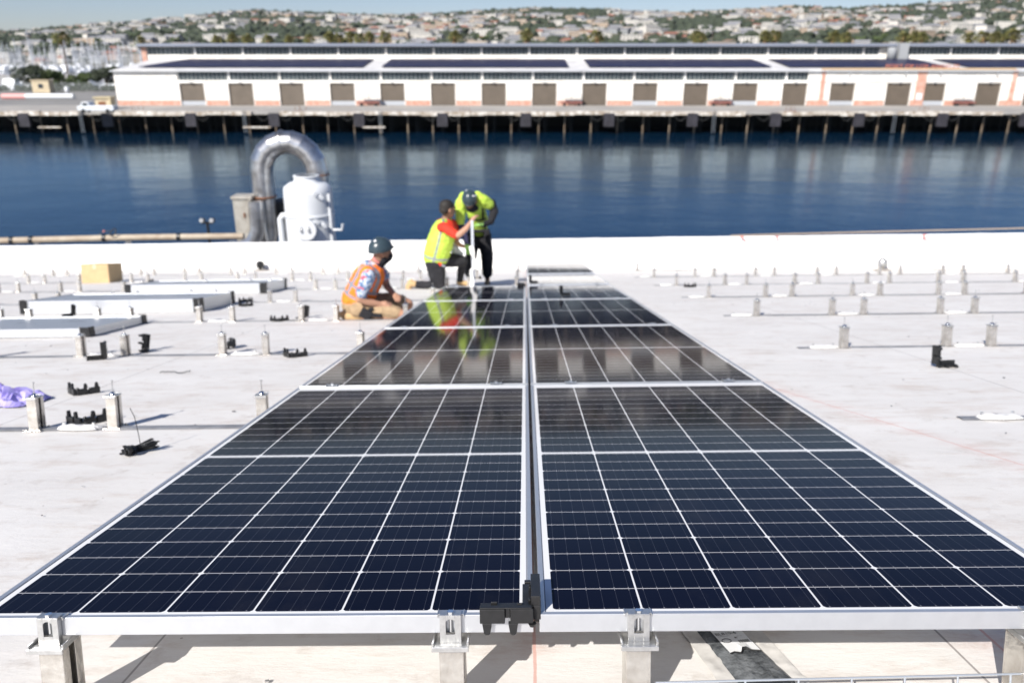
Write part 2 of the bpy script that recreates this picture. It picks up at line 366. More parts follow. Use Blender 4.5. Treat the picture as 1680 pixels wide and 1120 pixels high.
def thing(name, label, cat, mw=Matrix(), group=None):
    o = bpy.data.objects.new(name, None); C.objects.link(o); o.matrix_world = mw; o.empty_display_size = .1
    return tag(o, label, cat, group)
def rloc(x, y, z=0, rz=0, extra=None):
    m = ROOF @ Matrix.Translation((x, y, z)) @ Matrix.Rotation(rz, 4, 'Z')
    return m @ extra if extra else m
def copy_tree(o, mw, label=None, group=None):
    kids = [c for c in bpy.data.objects if c.parent == o] if o not in KIDS else KIDS[o]
    KIDS[o] = kids
    c = o.copy(); C.objects.link(c); c.matrix_world = mw
    for ch in kids:
        d = ch.copy(); C.objects.link(d); d.parent = c
        if ch not in KIDS: KIDS[ch] = [g for g in bpy.data.objects if g.parent == ch]
        for g in KIDS[ch]:
            e = g.copy(); C.objects.link(e); e.parent = d
    if label: c['label'] = label
    if group: c['group'] = group
    return c
KIDS = {}
def text_mesh(body, size, mname, name, parent=None, depth=.0, align='CENTER'):
    cu = bpy.data.curves.new('lettering', 'FONT'); cu.body = body; cu.size = size; cu.align_x = align; cu.extrude = depth
    t = bpy.data.objects.new('tmp_text', cu); C.objects.link(t); bpy.context.view_layer.update()
    me = bpy.data.meshes.new_from_object(t.evaluated_get(bpy.context.evaluated_depsgraph_get()))
    bpy.data.objects.remove(t); me.materials.clear(); me.materials.append(M[mname])
    o = bpy.data.objects.new(name, me); C.objects.link(o)
    if parent: o.parent = parent
    return o
ORD = ['first','second','third','fourth','fifth','sixth','seventh','eighth','ninth','tenth','eleventh','twelfth','thirteenth','fourteenth','fifteenth','sixteenth','seventeenth','eighteenth','nineteenth','twentieth']
def nth(i): return ORD[i] if i < len(ORD) else '%dth' % (i+1)

# ---------------------------------------------------------------- roof, parapet, own quay
rb = MB(); nx, ny = 44, 40
base_pts = [on_plane(px, py) for px, py in ((-260,450),(60,447),(420,443.5),(840,443),(1260,443),(1680,443),(1900,443))]
def parapet_y(x):
    for a, b in zip(base_pts[:-1], base_pts[1:]):
        if x <= b.x or b is base_pts[-1]:
            t = (x-a.x)/(b.x-a.x); return a.y + t*(b.y-a.y)
X0, X1 = -15.5, 11.0
vs = []
for j in range(ny+1):
    for i in range(nx+1):
        x = X0 + (X1-X0)*i/nx; y1 = parapet_y(x) + .1; y = -7 + (y1+7)*j/ny
        vs.append((x, y, ZR + .006*noise.noise(Vector((x*.5, y*.5, 0)))*(1 if y > 1.4 else 0)))
rb.add(vs, [(j*(nx+1)+i, j*(nx+1)+i+1, (j+1)*(nx+1)+i+1, (j+1)*(nx+1)+i) for j in range(ny) for i in range(nx)], 0, True)
o = rb.build('roof_deck', 'roof'); o.matrix_world = ROOF; tag(o, kind='structure')
pb = MB(); prof = [(0,-.01),(.035,.05),(.05,.30),(.055,.60),(.09,.665),(.16,.685),(.36,.67),(.40,.62),(.41,-2.5)]
n = 150; vs = []; fs = []
for i in range(n+1):
    x = X0 - 1 + (X1-X0+2)*i/n; y = parapet_y(x)
    for k, (dy, dz) in enumerate(prof):
        wob = .012*noise.noise(Vector((x*1.3, k*.9, 0))) + .006*noise.noise(Vector((x*6, k*2.1, 5)))
        vs.append((x, y + dy + wob*(1 if k < 7 else 0), ZR + dz + (wob*.7 if 2 < k < 8 else 0)))
m_ = len(prof)
fs = [(i*m_+k, (i+1)*m_+k, (i+1)*m_+k+1, i*m_+k+1) for i in range(n) for k in range(m_-1)]
pb.add(vs, fs, 0, True)
o = pb.build('parapet', 'parapet'); o.matrix_world = ROOF
tag(o, 'low white coated parapet along the water edge of the roof', 'parapet')
gb = MB()
for i in range(60):                                          # dirt and a painted shadow line where roof meets parapet
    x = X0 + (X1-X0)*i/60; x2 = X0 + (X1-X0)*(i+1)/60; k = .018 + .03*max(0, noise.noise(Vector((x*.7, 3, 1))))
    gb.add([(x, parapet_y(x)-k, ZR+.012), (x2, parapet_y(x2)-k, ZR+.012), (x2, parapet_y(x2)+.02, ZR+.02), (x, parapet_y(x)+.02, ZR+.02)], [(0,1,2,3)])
o = gb.build('grimy_shadow_line', 'grime_shade', bpy.data.objects['parapet'])

def sbox(name, x0, x1, y0, y1, z0, z1, m, kind='structure', label=None, cat=None):
    b = MB(); b.box(x0,x1,y0,y1,z0,z1); o = b.build(name, m); return tag(o, label, cat, kind=kind)
wall_y = min((ROOF @ Vector((p.x, p.y+.3, ZR))).y for p in base_pts[1:6])
hb = MB(); hb.box(-30, 22, -12, wall_y-.5, 4.01, 7.2)
o = hb.build('shed_building', 'whitewall'); tag(o, 'white shed below the solar roof', 'building')
sbox('near_quay', -260, 260, -60, 33, -2, 4.0, 'concrete')
b = MB(); b.add([(-6000,33,0),(6000,33,0),(6000,5000,0),(-6000,5000,0)], [(0,1,2,3)])
tag(b.build('harbour_water', 'water'), kind='structure')
b = MB(); b.add([(-9000,-9000,-2.2),(9000,-9000,-2.2),(9000,9000,-2.2),(-9000,9000,-2.2)], [(0,1,2,3)])
tag(b.build('seabed_ground', 'rock'), kind='structure')

# ---------------------------------------------------------------- far wharf
WY = 149.0
wt = thing('wharf', 'long timber pile wharf with whitewashed edge beam across the water', 'wharf', Matrix.Translation((0, WY, 0)))
b = MB(); b.box(-260, 260, 0.3, 18.1, 3.45, 4.0); b.build('deck', 'concrete', wt)
x = -180
rnd = random.Random(3)
while x < 150:                                               # broken, scuffed edge beam in uneven lengths
    w = rnd.uniform(1.6, 6.5)
    if not (abs((x + 79.6) % 15.3) < 1.6): b = MB(); b.box(x, x+w-.06, -.28-rnd.uniform(0,.15), .29, 3.36-rnd.uniform(-.12,.16), 3.98+rnd.uniform(-.04,.12)); b.build('edge_beam', 'beam', wt)
    x += w
b = MB(); b.box(-260, 260, 16, 18, -2.1, 3.44); b.build('bulkhead', 'rock', wt)  # near-black colour carries the shade under the deck
i = 0; x = at_dist(15, 200, WY).x
while x < 130:
    p = MB(); jx = rnd.uniform(-.15,.15)
    p.tube([(x+jx, 1.5, -2), (x+jx, 1.5, 1.4), (x+jx+.05, 1.5, 3.2)], [.17,.16,.15], 9)
    p.box(x+jx-.3, x+jx+.3, .4, 1.9, 3.2, 3.44)
    p.build('piling', 'pile', wt); x += 4.88; i += 1
b = MB()
for r in range(4):
    x = at_dist(15, 200, WY).x + 1.5
    while x < 112: b.tube([(x, 3.5+r*3.2, -2), (x, 3.5+r*3.2, 3.44)], .2, 6); x += 4.88
tag(b.build('shaded_rear_pilings', 'rock', wt), kind='stuff')  # rear piles darker than the front ones: under-deck shade put into their colour
b = MB()
for k in range(13):
    xx = at_dist(43, 200, WY).x + 15.3*k + (0 if k < 4 else .3)
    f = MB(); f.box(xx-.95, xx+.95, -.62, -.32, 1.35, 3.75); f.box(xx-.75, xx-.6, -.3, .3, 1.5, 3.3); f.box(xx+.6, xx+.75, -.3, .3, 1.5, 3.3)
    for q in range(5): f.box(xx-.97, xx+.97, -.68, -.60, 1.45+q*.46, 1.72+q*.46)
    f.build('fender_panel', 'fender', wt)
    for sgn in (-1, 1):
        ch = MB(); pts = [(xx+sgn*(.95+2.3*t), -.1, 3.2-1.6*math.sin(PI*t)*.5+.0*t) for t in [q/8 for q in range(9)]]
        ch.tube(pts, .05, 5); ch.build('chain', 'soffit', wt)
for px in (225, 493, 762, 1297, 1515):
    xx = at_dist(px, 187, WY).x; f = MB()
    f.box(xx-1.2, xx+1.2, -.1, .55, 3.6, 4.02); 
    for q in range(4): f.tube([(xx-.9+.6*q, .2, 4.0), (xx-.9+.6*q+rnd.uniform(-.5,.5), .2, 4.9)], .04, 5)
    f.build('bollard_stand', 'rust', wt)
for px in (136, 403, 625, 1170, 1465): 
    xx = at_dist(px, 200, WY).x; f = MB()
    for sx in (-.25,.25): f.tube([(xx+sx, -.5, 0.2), (xx+sx, -.5, 4.4)], .05, 5, 0)
    for q in range(9): f.box(xx-.25, xx+.25, -.53, -.47, .5+q*.4, .56+q*.4)
    f.build('ladder', ['steel','yellow'], wt)
for px0, px1 in ((68,105),(402,447),(597,633)):
    a = at_dist(px0, 213, WY).x; c = at_dist(px1, 213, WY).x; f = MB(); f.box(a, c, -.9, -.5, 1.15, 1.4); f.build('floating_log', 'beam', wt)

# ---------------------------------------------------------------- land
sbox('yard', -260, 260, WY+18.1, 232, -2, 3.99, 'asphalt')
sbox('mole', -300, 330, 404, 440, -2, 3.6, 'concrete')
skyl = [(-300,58),(0,50),(60,47),(100,44),(170,38),(240,33),(300,29),(370,18),(430,15),(500,19),(560,21),(640,24),(700,22),(760,18),(830,13),(890,12),(960,14),(1040,17),(1100,19),(1180,16),(1280,10),(1380,12),(1440,7),(1500,2),(1560,-4),(1620,-9),(1680,-14),(1900,-24)]
def sky_elev(px):
    for (a, ya), (c, yc) in zip(skyl[:-1], skyl[1:]):
        if px <= c or c == 1900:
            t = max(0, (px-a)/(c-a)); y = ya + t*(yc-ya); d = ray(px, y+5); return d.z/d.y
    return .04
def ridge_dist(px): return 2500 if px < 1380 else 2500 + (px-1380)*2.6
def azpx(x, y): return 840 + 1364.6*x/y
def hill_z(x, y):
    px = max(-300, min(1890, azpx(x, y))); rd = ridge_dist(px); top = 14 + rd*sky_elev(px)
    t = (y-820)/(rd-820)
    if t <= 0: return 3.0
    if t <= 1: z = 3 + (top-3)*(t**.93)
    else: z = top*(1-(t-1)*.9)
    return z + 5*noise.noise(Vector((x*.006, y*.006, 0)))*min(1, t*3)*(1 if t < .97 else .3)
b = MB(); rows = []; ys = [560, 700, 819] + [820 + (3500-820)*(k/60) for k in range(61)]
nxh = 210; vs = []
for j, y in enumerate(ys):
    for i in range(nxh+1):
        px = -1200 + (2700+1200)*i/nxh; x = (px-840)/1364.6*y
        vs.append((x, y, (hill_z(x, y) if y > 820 else (2.8 if y > 800 else (.5 if y > 600 else -2)))))
b.add(vs, [(j*(nxh+1)+i, j*(nxh+1)+i+1, (j+1)*(nxh+1)+i+1, (j+1)*(nxh+1)+i) for j in range(len(ys)-1) for i in range(nxh)], 0, True)
tag(b.build('hills', 'terrain'), kind='structure')

# ---------------------------------------------------------------- far warehouse
WX = -80.8; WYF = 167.0
wh = thing('warehouse', 'long white dockside shed with brown roller doors and a raised clerestory', 'warehouse', Matrix.Translation((WX, WYF, 4.0)))
def wx(px, py=155): return at_dist(px, py, WYF).x - WX
dpx = [316+82.85*k for k in range(12)] + [1303, 1381, 1473, 1529, 1620, 1697]
dpx = [316,396,479,562,644,727,810,893,975,1058,1141,1222,1303,1381,1473,1529.5,1620,1699,1780,1862,1944]
DW = 2.6; LW = 212; ZE = 6.85; ZD = 4.45; ZW0, ZW1 = 4.92, 6.48; AW = 21.0
doors = [wx(p) for p in dpx]
walls = MB(); xs = 0.0
wpx = wx(290, 125)
for i, dx in enumerate(doors + [LW+DW]):
    a, c = xs, dx-DW
    walls.box(a, min(c, LW), 0, .5, 1.0, ZD)                                   # piers
    xs = dx+DW
walls.box(0, LW, 0, .5, ZD, ZW0); walls.box(0, wpx, 0, .5, ZW0, ZE); walls.box(wpx, LW, 0, .5, ZW1, ZE-.1)
walls.box(wpx, LW, .35, .5, ZW0, ZW1)
walls.box(0, .5, .5, AW, 0, ZE-.1); walls.box(0, .5, AW, 42, 0, 8.2); walls.box(0, LW, 41.5, 42, 0, 9.2)
walls.box(0, wpx, -.04, 0, ZW0-.12, ZW0+.02)
walls.build('wall', 'whitewall', wh)
xs = 0.0
for dx in doors + [LW+DW]:
    bb = MB(); bb.box(xs, min(dx-DW, LW), -.03, .5, 0, 1.0); xs = dx+DW; bb.build('brick_base', 'brick', wh)
for i, dx in enumerate(doors):
    d = MB(); low = i in (0, 3, 4, 9, 11, 13, 15)
    d.box(dx-DW, dx+DW, .30, .36, .02+(.85 if low else 0), ZD)
    dd = d.build('roller_door', 'door', wh)
    if low: e = MB(); e.box(dx-DW, dx+DW, .22, .34, .02, .84); e.build('dock_plate', 'doorgrey', dd)
    fr = MB(); fr.box(dx-DW-.02, dx-DW+.13, -.05, .30, 0, ZD); fr.box(dx+DW-.13, dx+DW+.02, -.05, .30, 0, ZD); fr.box(dx-DW+.131, dx+DW-.131, -.05, .05, ZD-.12, ZD+.04); fr.build('door_frame', 'whitewall', dd)
    lp = MB(); lp.box(dx-.14, dx+.14, -.30, -.001, ZD+.14, ZD+.26); lp.box(dx-.22, dx+.22, -.45, -.30, ZD+.05, ZD+.27); lp.build('door_lamp', 'gutter', dd)
def window_band(x0, x1, y, z0, z1, step, wide):
    x = x0
    while x < x1-.5:
        w = MB(); e = min(x+wide, x1)
        w.box(x+.22, e-.22, y, y+.05, z0, z1, 0)
        q = x+.22; k = 0
        while q < e-.2:
            w.box(q-.05, q+.05, y-.06, y-.001, z0, z1, 1); q += step
        w.box(x+.22, e-.22, y-.05, y-.002, (z0+z1)/2-.03, (z0+z1)/2+.03, 1)
        w.box(e-.22, e+.22, y-.10, y+.04, z0, z1, 2)
        w.build('window_band', ['glassdark','mullion','whitewall'], wh); x = e
window_band(wpx+.1, wx(1326), .28, ZW0, ZW1, .86, 10.3)
# aisle roof, solar arrays on it, clerestory, upper roof
SL = .094
rf = MB(); vs = [(-.4,-.5,ZE-.12),(LW,-.5,ZE-.12),(LW,AW,ZE+SL*AW),(-.4,AW,ZE+SL*AW)]
rf.add(vs + [(x,y,z-.15) for x,y,z in vs], [(0,1,2,3),(7,6,5,4),(0,4,5,1),(1,5,6,2),(2,6,7,3),(3,7,4,0)]); rf.build('aisle_roof', 'roofwhite', wh)
g_ = MB(); g_.box(-.4, LW, -.72, -.51, ZE-.27, ZE-.06); g_.build('gutter', 'gutter', wh)
ZC = 9.1
cx0 = at_dist(234, 88, WYF+AW).x - WX
cw = MB(); cw.box(cx0, LW, AW, AW+.4, ZC-2.3, ZC+.62); cw.box(cx0, LW, AW+.3, AW+.4, ZC+.62, ZC+2.2); cw.box(cx0-.02, cx0+.6, AW-.05, 40, ZC-2.5, ZC+2.15); cw.build('clerestory_wall', 'whitewall', wh)
bc = MB(); bc.box(cx0-.15, cx0+.95, AW-.2, AW-.06, ZC-2.2, ZC+2.2); bc.build('corner_column', 'brick', wh)
cx1 = at_dist(1444, 88, WYF+AW).x - WX
window_band(cx0+1.0, cx1, AW+.22, ZC+.64, ZC+2.1, .98, 10.8); window_band(cx1+5.2, LW, AW+.22, ZC+.64, ZC+2.1, .98, 10.8)
sf = MB(); sf.box(cx0-.6, LW, AW-1, 41, ZC+2.21, ZC+2.36); sf.build('eave_soffit', 'soffit', wh)
ur = MB(); ur.add([(cx0-.7,19.8,ZC+2.37),(LW,19.8,ZC+2.37),(LW,31,ZC+2.7),(cx0-.7,31,ZC+2.7),(cx0-.7,41.5,ZC+2.37),(LW,41.5,ZC+2.37),(cx0-.7,19.8,ZC+2.95),(LW,19.8,ZC+2.95),(LW,31,ZC+3.15),(cx0-.7,31,ZC+3.15),(cx0-.7,41.5,ZC+2.9),(LW,41.5,ZC+2.9)],
    [(0,1,7,6),(6,7,8,9),(9,8,11,10),(5,4,10,11),(0,6,9,3),(3,9,10,4),(1,2,8,7),(2,5,11,8)], 0); ur.build('upper_roof', 'fascia', wh)
# brick framed pavilion with tan coping on the right
pa, pc = wx(1326, 125), wx(1668, 125)
pv = MB(); pv.box(pa, pc, -.14, .30, ZD+.12, ZE+.05); pv.build('pavilion_wall', 'whitewall', wh)
cp = MB(); cp.box(wx(1348,118), wx(1665,118), -.30, .4, ZE+.06, ZE+.34); cp.build('coping', 'coping', wh)
for a_, c_ in ((1344,1350),(1500,1515),(1655,1662)):
    q = MB(); q.box(wx(a_), wx(c_), -.26, -.031, 0, ZE+.055); q.build('brick_pilaster', 'brick', wh)
q = MB(); q.box(wx(1502), wx(1512), -.34, -.262, 1.1, 2.4); q.build('notice_board', 'tank', wh)
for px in (1390, 1482, 1539, 1632):
    q = MB(); x = wx(px, 122); q.tube([(x, -.15, ZE-.5), (x+.1, -.9, ZE-.3)], .05, 6); q.lathe([(.04,.16),(.22,-.05),(.24,-.1)], 10, 0, (x+.1,-.9,ZE-.42)); q.build('wall_lamp', 'steel', wh)
for px0 in (1435, 1590):                                     # the lettering is too worn to read: short strokes only
    q = MB(); x = wx(px0-18, 127)
    for k in range(9):
        if k != 6: q.box(x+k*.62, x+k*.62+.12, -.165, -.141, ZD+1.25, ZD+1.65); q.box(x+k*.62, x+k*.62+.38, -.165, -.141, ZD+1.25+(.28 if k%2 else 0), ZD+1.36+(.28 if k%2 else 0))
    q.build('worn_lettering', 'signtext', wh)
tx = text_mesh('PORT OF LOS ANGELES', 1.05, 'signred', 'roof_lettering', wh, .04, 'LEFT'); tx.location = (wx(1452,110), -.1, ZE+.36); tx.rotation_euler = (PI/2,0,0); tx.scale = (1.35,1,1)
q = MB(); x = at_dist(1463, 88, WYF+AW-2).x-WX; q.lathe([(0,2.6),(.9,2.5),(1.0,2.1),(1.0,0),(0,0)], 16, 0, (x, AW-2, ZC-.4)); q.box(x+1.4, x+3.4, AW-2.6, AW-.4, ZC-.3, ZC+3.1); q.build('roof_plant', 'hg', wh)

arr = [(250,604,112.5,0,'shortest'),(634,930,0,0,''),(962,1250,0,0,''),(1278,1528,0,0,''),(1560,1760,0,0,'')]
descr = ['dark solar array at the left end of the far shed roof', 'dark solar array second from the left on the far shed roof', 'dark solar array at the middle of the far shed roof, third from the left',
         'dark solar array fourth from the left on the far shed roof', 'dark solar array at the right end of the far shed roof']
for (a_, c_, *_), lab in zip(arr, descr):
    xa, xc = at_dist(a_, 104, WYF+11).x, at_dist(c_, 104, WYF+11).x
    y0, y1 = 4.0, AW-2.0
    t = thing('solar_array', lab, 'solar array', Matrix.Translation((xa, WYF+y0, 4+ZE+SL*(y0+.5)+.12)), 'solar arrays on the far shed roof')
    dz = SL*(y1-y0); L_ = xc-xa; sh = 0
    sh0 = 5.0 if a_ == 250 else 0
    vs = [(0,0,0),(L_,0,0),(L_+sh,y1-y0,dz),(0+sh0,y1-y0,dz)]
    f = MB(); f.add([(x,y,z) for x,y,z in vs]+[(x,y,z+.08) for x,y,z in vs], [(3,2,1,0),(4,5,6,7),(0,1,5,4),(1,2,6,5),(2,3,7,6),(3,0,4,7)]); f.build('solar_glass', 'farpv', t)
    r_ = MB()
    for k in range(1, 6): yy = (y1-y0)*k/6; r_.box(sh0*k/6, L_+sh*k/6, yy-.05, yy+.05, dz*k/6+.081, dz*k/6+.11)
    k = 1.1
    while k < L_: r_.add([(k-.03,0,.085),(k+.03,0,.085),(k+.03+sh,y1-y0,dz+.085),(k-.03+sh,y1-y0,dz+.085)], [(0,1,2,3)]); k += 2.2
    r_.build('seam', 'farpvline', t)

# carts by the doors
def cart(px, lab, i):
    x = at_dist(px, 165, WYF-1.5).x
    t = thing('platform_cart', lab, 'cart', Matrix.Translation((x, WYF-1.6, 4.0)), 'carts parked along the far shed')
    b = MB(); b.box(-2.1, 2.1, -.6, .6, .55, .8); b.box(-2.3, -2.1, -.1, .1, .4, .7); b.build('bed', 'carred', t)
    b = MB()
    for sx in (-1.9, 0, 1.9): b.tube([(sx, .5, .8), (sx, .5, 2.2)], .05, 5)
    for z in (1.5, 2.2): b.tube([(-1.9, .5, z), (1.9, .5, z)], .05, 5)
    b.box(-1.9, 1.9, -.5, .5, 2.2, 2.28); b.build('rack', 'hg', t)
    for sx in (-1.5, 1.5):
        for sy in (-.55, .45): w = MB(); w.tube([(sx, sy, .28), (sx, sy+.12, .28)], .28, 12, smooth=False); w.build('wheel', 'tyre', t)
for i, (px, lab) in enumerate(((605,'red platform cart with tall rack by the fourth and fifth far doors'),(938,'red platform cart with tall rack at the middle of the far shed'),(1183,'red platform cart with rack left of the brick framed pavilion'),(1582,'red platform cart with rack in front of the brick framed pavilion'))): cart(px, lab, i)

# yard things at the left
def at_ground(px, py, z=4.0): d = ray(px, py); t = (z-CAM_H)/d.z; return Vector((0,0,CAM_H)) + d*t
a_, c_ = at_ground(5,163), at_ground(122,163)
t = thing('barrier_wall', 'long low white barrier in the yard, its left end painted faded pink', 'barrier', Matrix.Translation((a_.x, a_.y, 4)))
L_ = c_.x-a_.x; b = MB(); b.tube([(0,0,.6),(L_*.33,0,.6)], .62, 14); b.build('pink_section', 'pinkpaint', t)
b = MB(); b.tube([(L_*.33+.01,0,.6),(L_,0,.6)], .63, 14); b.build('white_section', 'tank', t)
p = at_ground(115,156); b = MB(); b.lathe([(0,1.5),(.5,1.4),(.55,.3),(.3,0)], 12); o = b.build('barrel', 'tank'); o.location = (p.x+.5, p.y-2, 4.6); tag(o, 'small pale barrel standing at the right end of the long white barrier', 'barrel')
p = at_ground(65,153); t = thing('guard_hut', 'small beige hut with a dark window behind the white barrier', 'hut', Matrix.Translation((p.x, p.y+1, 4)))
b = MB(); b.box(-2.3, 2.3, 0, 2.5, 0, 3.1); b.box(-2.5, 2.5, -.2, 2.7, 3.1, 3.3); b.build('wall', 'beige', t)
b = MB(); b.box(-.6, .7, -.06, 0, 1.2, 2.3); b.build('window', 'win', t)
p = at_ground(165,186); t = thing('pickup_truck', 'white pickup truck parked at the left corner of the far shed', 'pickup truck', Matrix.Translation((p.x-.6, p.y+.8, 4)))
b = MB(); b.prism([(-3.3,.45),(3.1,.45),(3.1,1.25),(-1.0,1.25),(-1.35,1.9),(-2.4,1.92),(-2.75,1.3),(-3.4,1.15)], -.95, .95, 0, Matrix.Rotation(PI/2, 4, 'X')); b.build('body', 'tank', t, .06)
b = MB(); b.box(-2.3,-1.45,-.97,.97,1.3,1.8); b.build('cab_window', 'win', t)
for sx in (-2.3, 2.0):
    for sy in (-.98, .82): w = MB(); w.tube([(sx, sy, .38), (sx, sy+.18, .38)], .38, 16, smooth=False); w.build('wheel', 'tyre', t)
p = at_ground(178,180); t = thing('stair_platform', 'beige steel stair platform against the left end of the far shed', 'platform', Matrix.Translation((p.x-1.0, p.y+1, 4)))
b = MB(); b.box(-1.8, 1.0, 0, 2.2, 0, 2.0); b.box(-1.2,.2,-.05,0,.6,1.4,1)
b.build('body', ['beige','rust'], t)
b = MB(); b.box(-2.0, 1.3, -.3, 2.4, 2.0, 2.25); b.box(1.0,1.3,-.3,0,0,2.0); b.build('platform', 'yellow', t)
f = thing('chain_fence', 'dark chain fence along the back of the yard', 'fence', Matrix.Translation((-170, 230, 4)))
b = MB(); 
for k in range(56): b.tube([(k*2.1,0,0),(k*2.1,0,2.3)], .05, 5)
b.box(0,116,-.03,.03,2.2,2.28); b.build('fence_post_run', 'fencem', f)
b = MB(); k = 0
while k < 116: b.box(k, k+.035, -.012, .012, .1, 2.2); k += .16
for z in (.3,.9,1.5): b.box(0,116,-.014,.014,z,z+.05)
b.build('mesh_panel', 'fencem', f)
b = MB(); rr_ = random.Random(5)
for k in range(260): b.blob((-170+rr_.uniform(0,115), 231.2+rr_.uniform(-.3,.4), 4+rr_.uniform(.2,1.2)), (.9,.5,.6), 0, 1, .4, rnd=rr_)
tag(b.build('ivy_hedge', 'leaf'), 'low dark ivy hedge behind the yard fence', 'hedge', kind='stuff')

# ---------------------------------------------------------------- trees
def leafy(b, c, r, n, rnd, size=.35, mi=0):
    lobes = [(Vector((rnd.gauss(0,.45)*r[0], rnd.gauss(0,.45)*r[1], rnd.uniform(-.5,.65)*r[2])), rnd.uniform(.35,.6)) for _ in range(9)]
    for _ in range(n):
        l, q = lobes[rnd.randrange(9)]
        d = Vector((rnd.gauss(0,1), rnd.gauss(0,1), rnd.gauss(0,1))).normalized()*(rnd.uniform(.5,1)**.5)
        p = Vector(c) + l + Vector((d.x*r[0]*q, d.y*r[1]*q, d.z*r[2]*q))
        u = Vector((rnd.gauss(0,1), rnd.gauss(0,1), rnd.gauss(0,1))).normalized(); w = u.cross(d); w = w.normalized() if w.length > .01 else Vector((1,0,0))
        s = size*rnd.uniform(.6,1.3)
        b.add([p-u*s, p+w*s*.6, p+u*s, p-w*s*.6], [(0,1,2,3)], mi)
def broad_tree(p, w, h, label, seed, m='leaf2', group=None):
    rnd = random.Random(seed)
    t = thing('broadleaf_tree', label, 'tree', Matrix.Translation(p), group)
    b = MB(); b.tube([(0,0,0),(.1,0,h*.3),(.2,.1,h*.6)], [.25,.18,.08], 8)
    for k in range(4): a = k*1.6; b.tube([(.1,0,h*.3),(math.cos(a)*w*.3, math.sin(a)*w*.3, h*.6)], [.12,.04], 6)
    b.build('trunk', 'trunk', t)
    b = MB(); leafy(b, (0,0,h*.58), (w*.5, w*.4, h*.42), 2600, rnd, .32); b.build('crown', m, t)
for i, (px, py, w, h, lab) in enumerate(((50,146,11,7.4,'wide dark green tree beyond the yard fence, leftmost of the four'),(86,148,8,6.0,'olive green bushy tree right of the widest tree beyond the fence'),(139,146,5.4,5.2,'small rounded tree midway between the hut and the far shed'),(176,147,7.5,7.6,'taller tree touching the left corner of the far shed'))):
    p = at_dist(px, py, 236); broad_tree((p.x, 236, 3.5), w, h, lab, 20+i, 'leaf' if i in (0,3) else 'leaf2', 'trees beyond the yard fence')
sbox('tree_bank', -260, -60, 232, 246, -2, 3.6, 'terrain')

def palm_proto():
    rnd = random.Random(11); t = thing('palm_tree', 'tall fan palm', 'palm tree'); h = 15.0
    b = MB(); b.tube([(0,0,0),(.15,0,h*.5),(.05,.1,h)], [.42,.30,.26], 9); b.build('trunk', 'trunk', t)
    b = MB()
    for k in range(78):
        a = rnd.uniform(0, 2*PI); el = rnd.uniform(-.7, 1.25); L = rnd.uniform(2.2, 3.4)
        d = Vector((math.cos(a)*math.cos(el), math.sin(a)*math.cos(el), math.sin(el))); p0 = Vector((.05,.1,h)); hub = p0 + d*L*.5
        b.tube([p0, hub], [.05,.03], 4, smooth=False)
        side = d.cross(Vector((0,0,1))).normalized(); upv = side.cross(d).normalized()
        for q in range(9):
            fa = (q-4)*.27; tip = hub + (d*math.cos(fa) + side*math.sin(fa))*L*.55 - Vector((0,0,.5*abs(math.sin(fa))+.25))
            wv = upv*.05 + side*.13*math.cos(fa) + d*.1*math.sin(fa); b.add([hub-wv*.3, (hub+tip)/2-wv, tip, (hub+tip)/2+wv], [(0,1,2,3)])
    b.build('crown', 'frond', t)
    b = MB()
    for k in range(60):
        a = rnd.uniform(0, 2*PI); z = rnd.uniform(-2.6, -.3); r = .35 + .35*(-z/2.6+.3)
        b.add([(.3*math.cos(a-.2),.3*math.sin(a-.2),h+z+1.0),(.3*math.cos(a+.2),.3*math.sin(a+.2),h+z+1.0),(r*1.6*math.cos(a+.1),r*1.6*math.sin(a+.1),h+z-.6),(r*1.7*math.cos(a-.15),r*1.7*math.sin(a-.15),h+z-.5)], [(0,1,2,3)])
    b.build('dead_frond_skirt', 'skirt', t)
    return t
palm = palm_proto(); first = True
pl = [(100,62,1.35),(232,68,.95),(356,66,.85),(380,64,1.0),(406,65,.95),(440,66,.95),(474,66,.8),(507,65,.85),(541,62,1.0),(556,64,.9),(575,62,1.05),(590,64,.9),(607,62,.95),(632,61,1.05),(746,60,1.1),(864,58,1.1),(979,60,1.2),(1143,60,1.25),(1150,63,.9),(1256,60,1.1),(1271,59,1.15),(1368,61,1.15),(1388,62,.95),(1483,62,1.1),(1502,60,1.2),(1512,62,.9),(1590,63,1.1),(1613,61,1.15),(1632,62,1.1),(1645,63,1.0),(1663,58,1.3)]
for i, (px, py, s) in enumerate(pl):
    p = at_dist(px, py, 422+ (i*37 % 14)); hz = (p.z-3.6)/(15.0)
    mw = Matrix.Translation((p.x, p.y, 3.6)) @ Matrix.Rotation(i*1.7, 4, 'Z') @ Matrix.Diagonal((s*1.22, s*1.22, hz, 1))
    lab = '%s fan palm from the left in the row behind the far shed' % nth(i)
    if first: palm.matrix_world = mw; palm['label'] = lab; palm['group'] = 'fan palms behind the far shed'; first = False
    else: copy_tree(palm, mw, lab, 'fan palms behind the far shed')

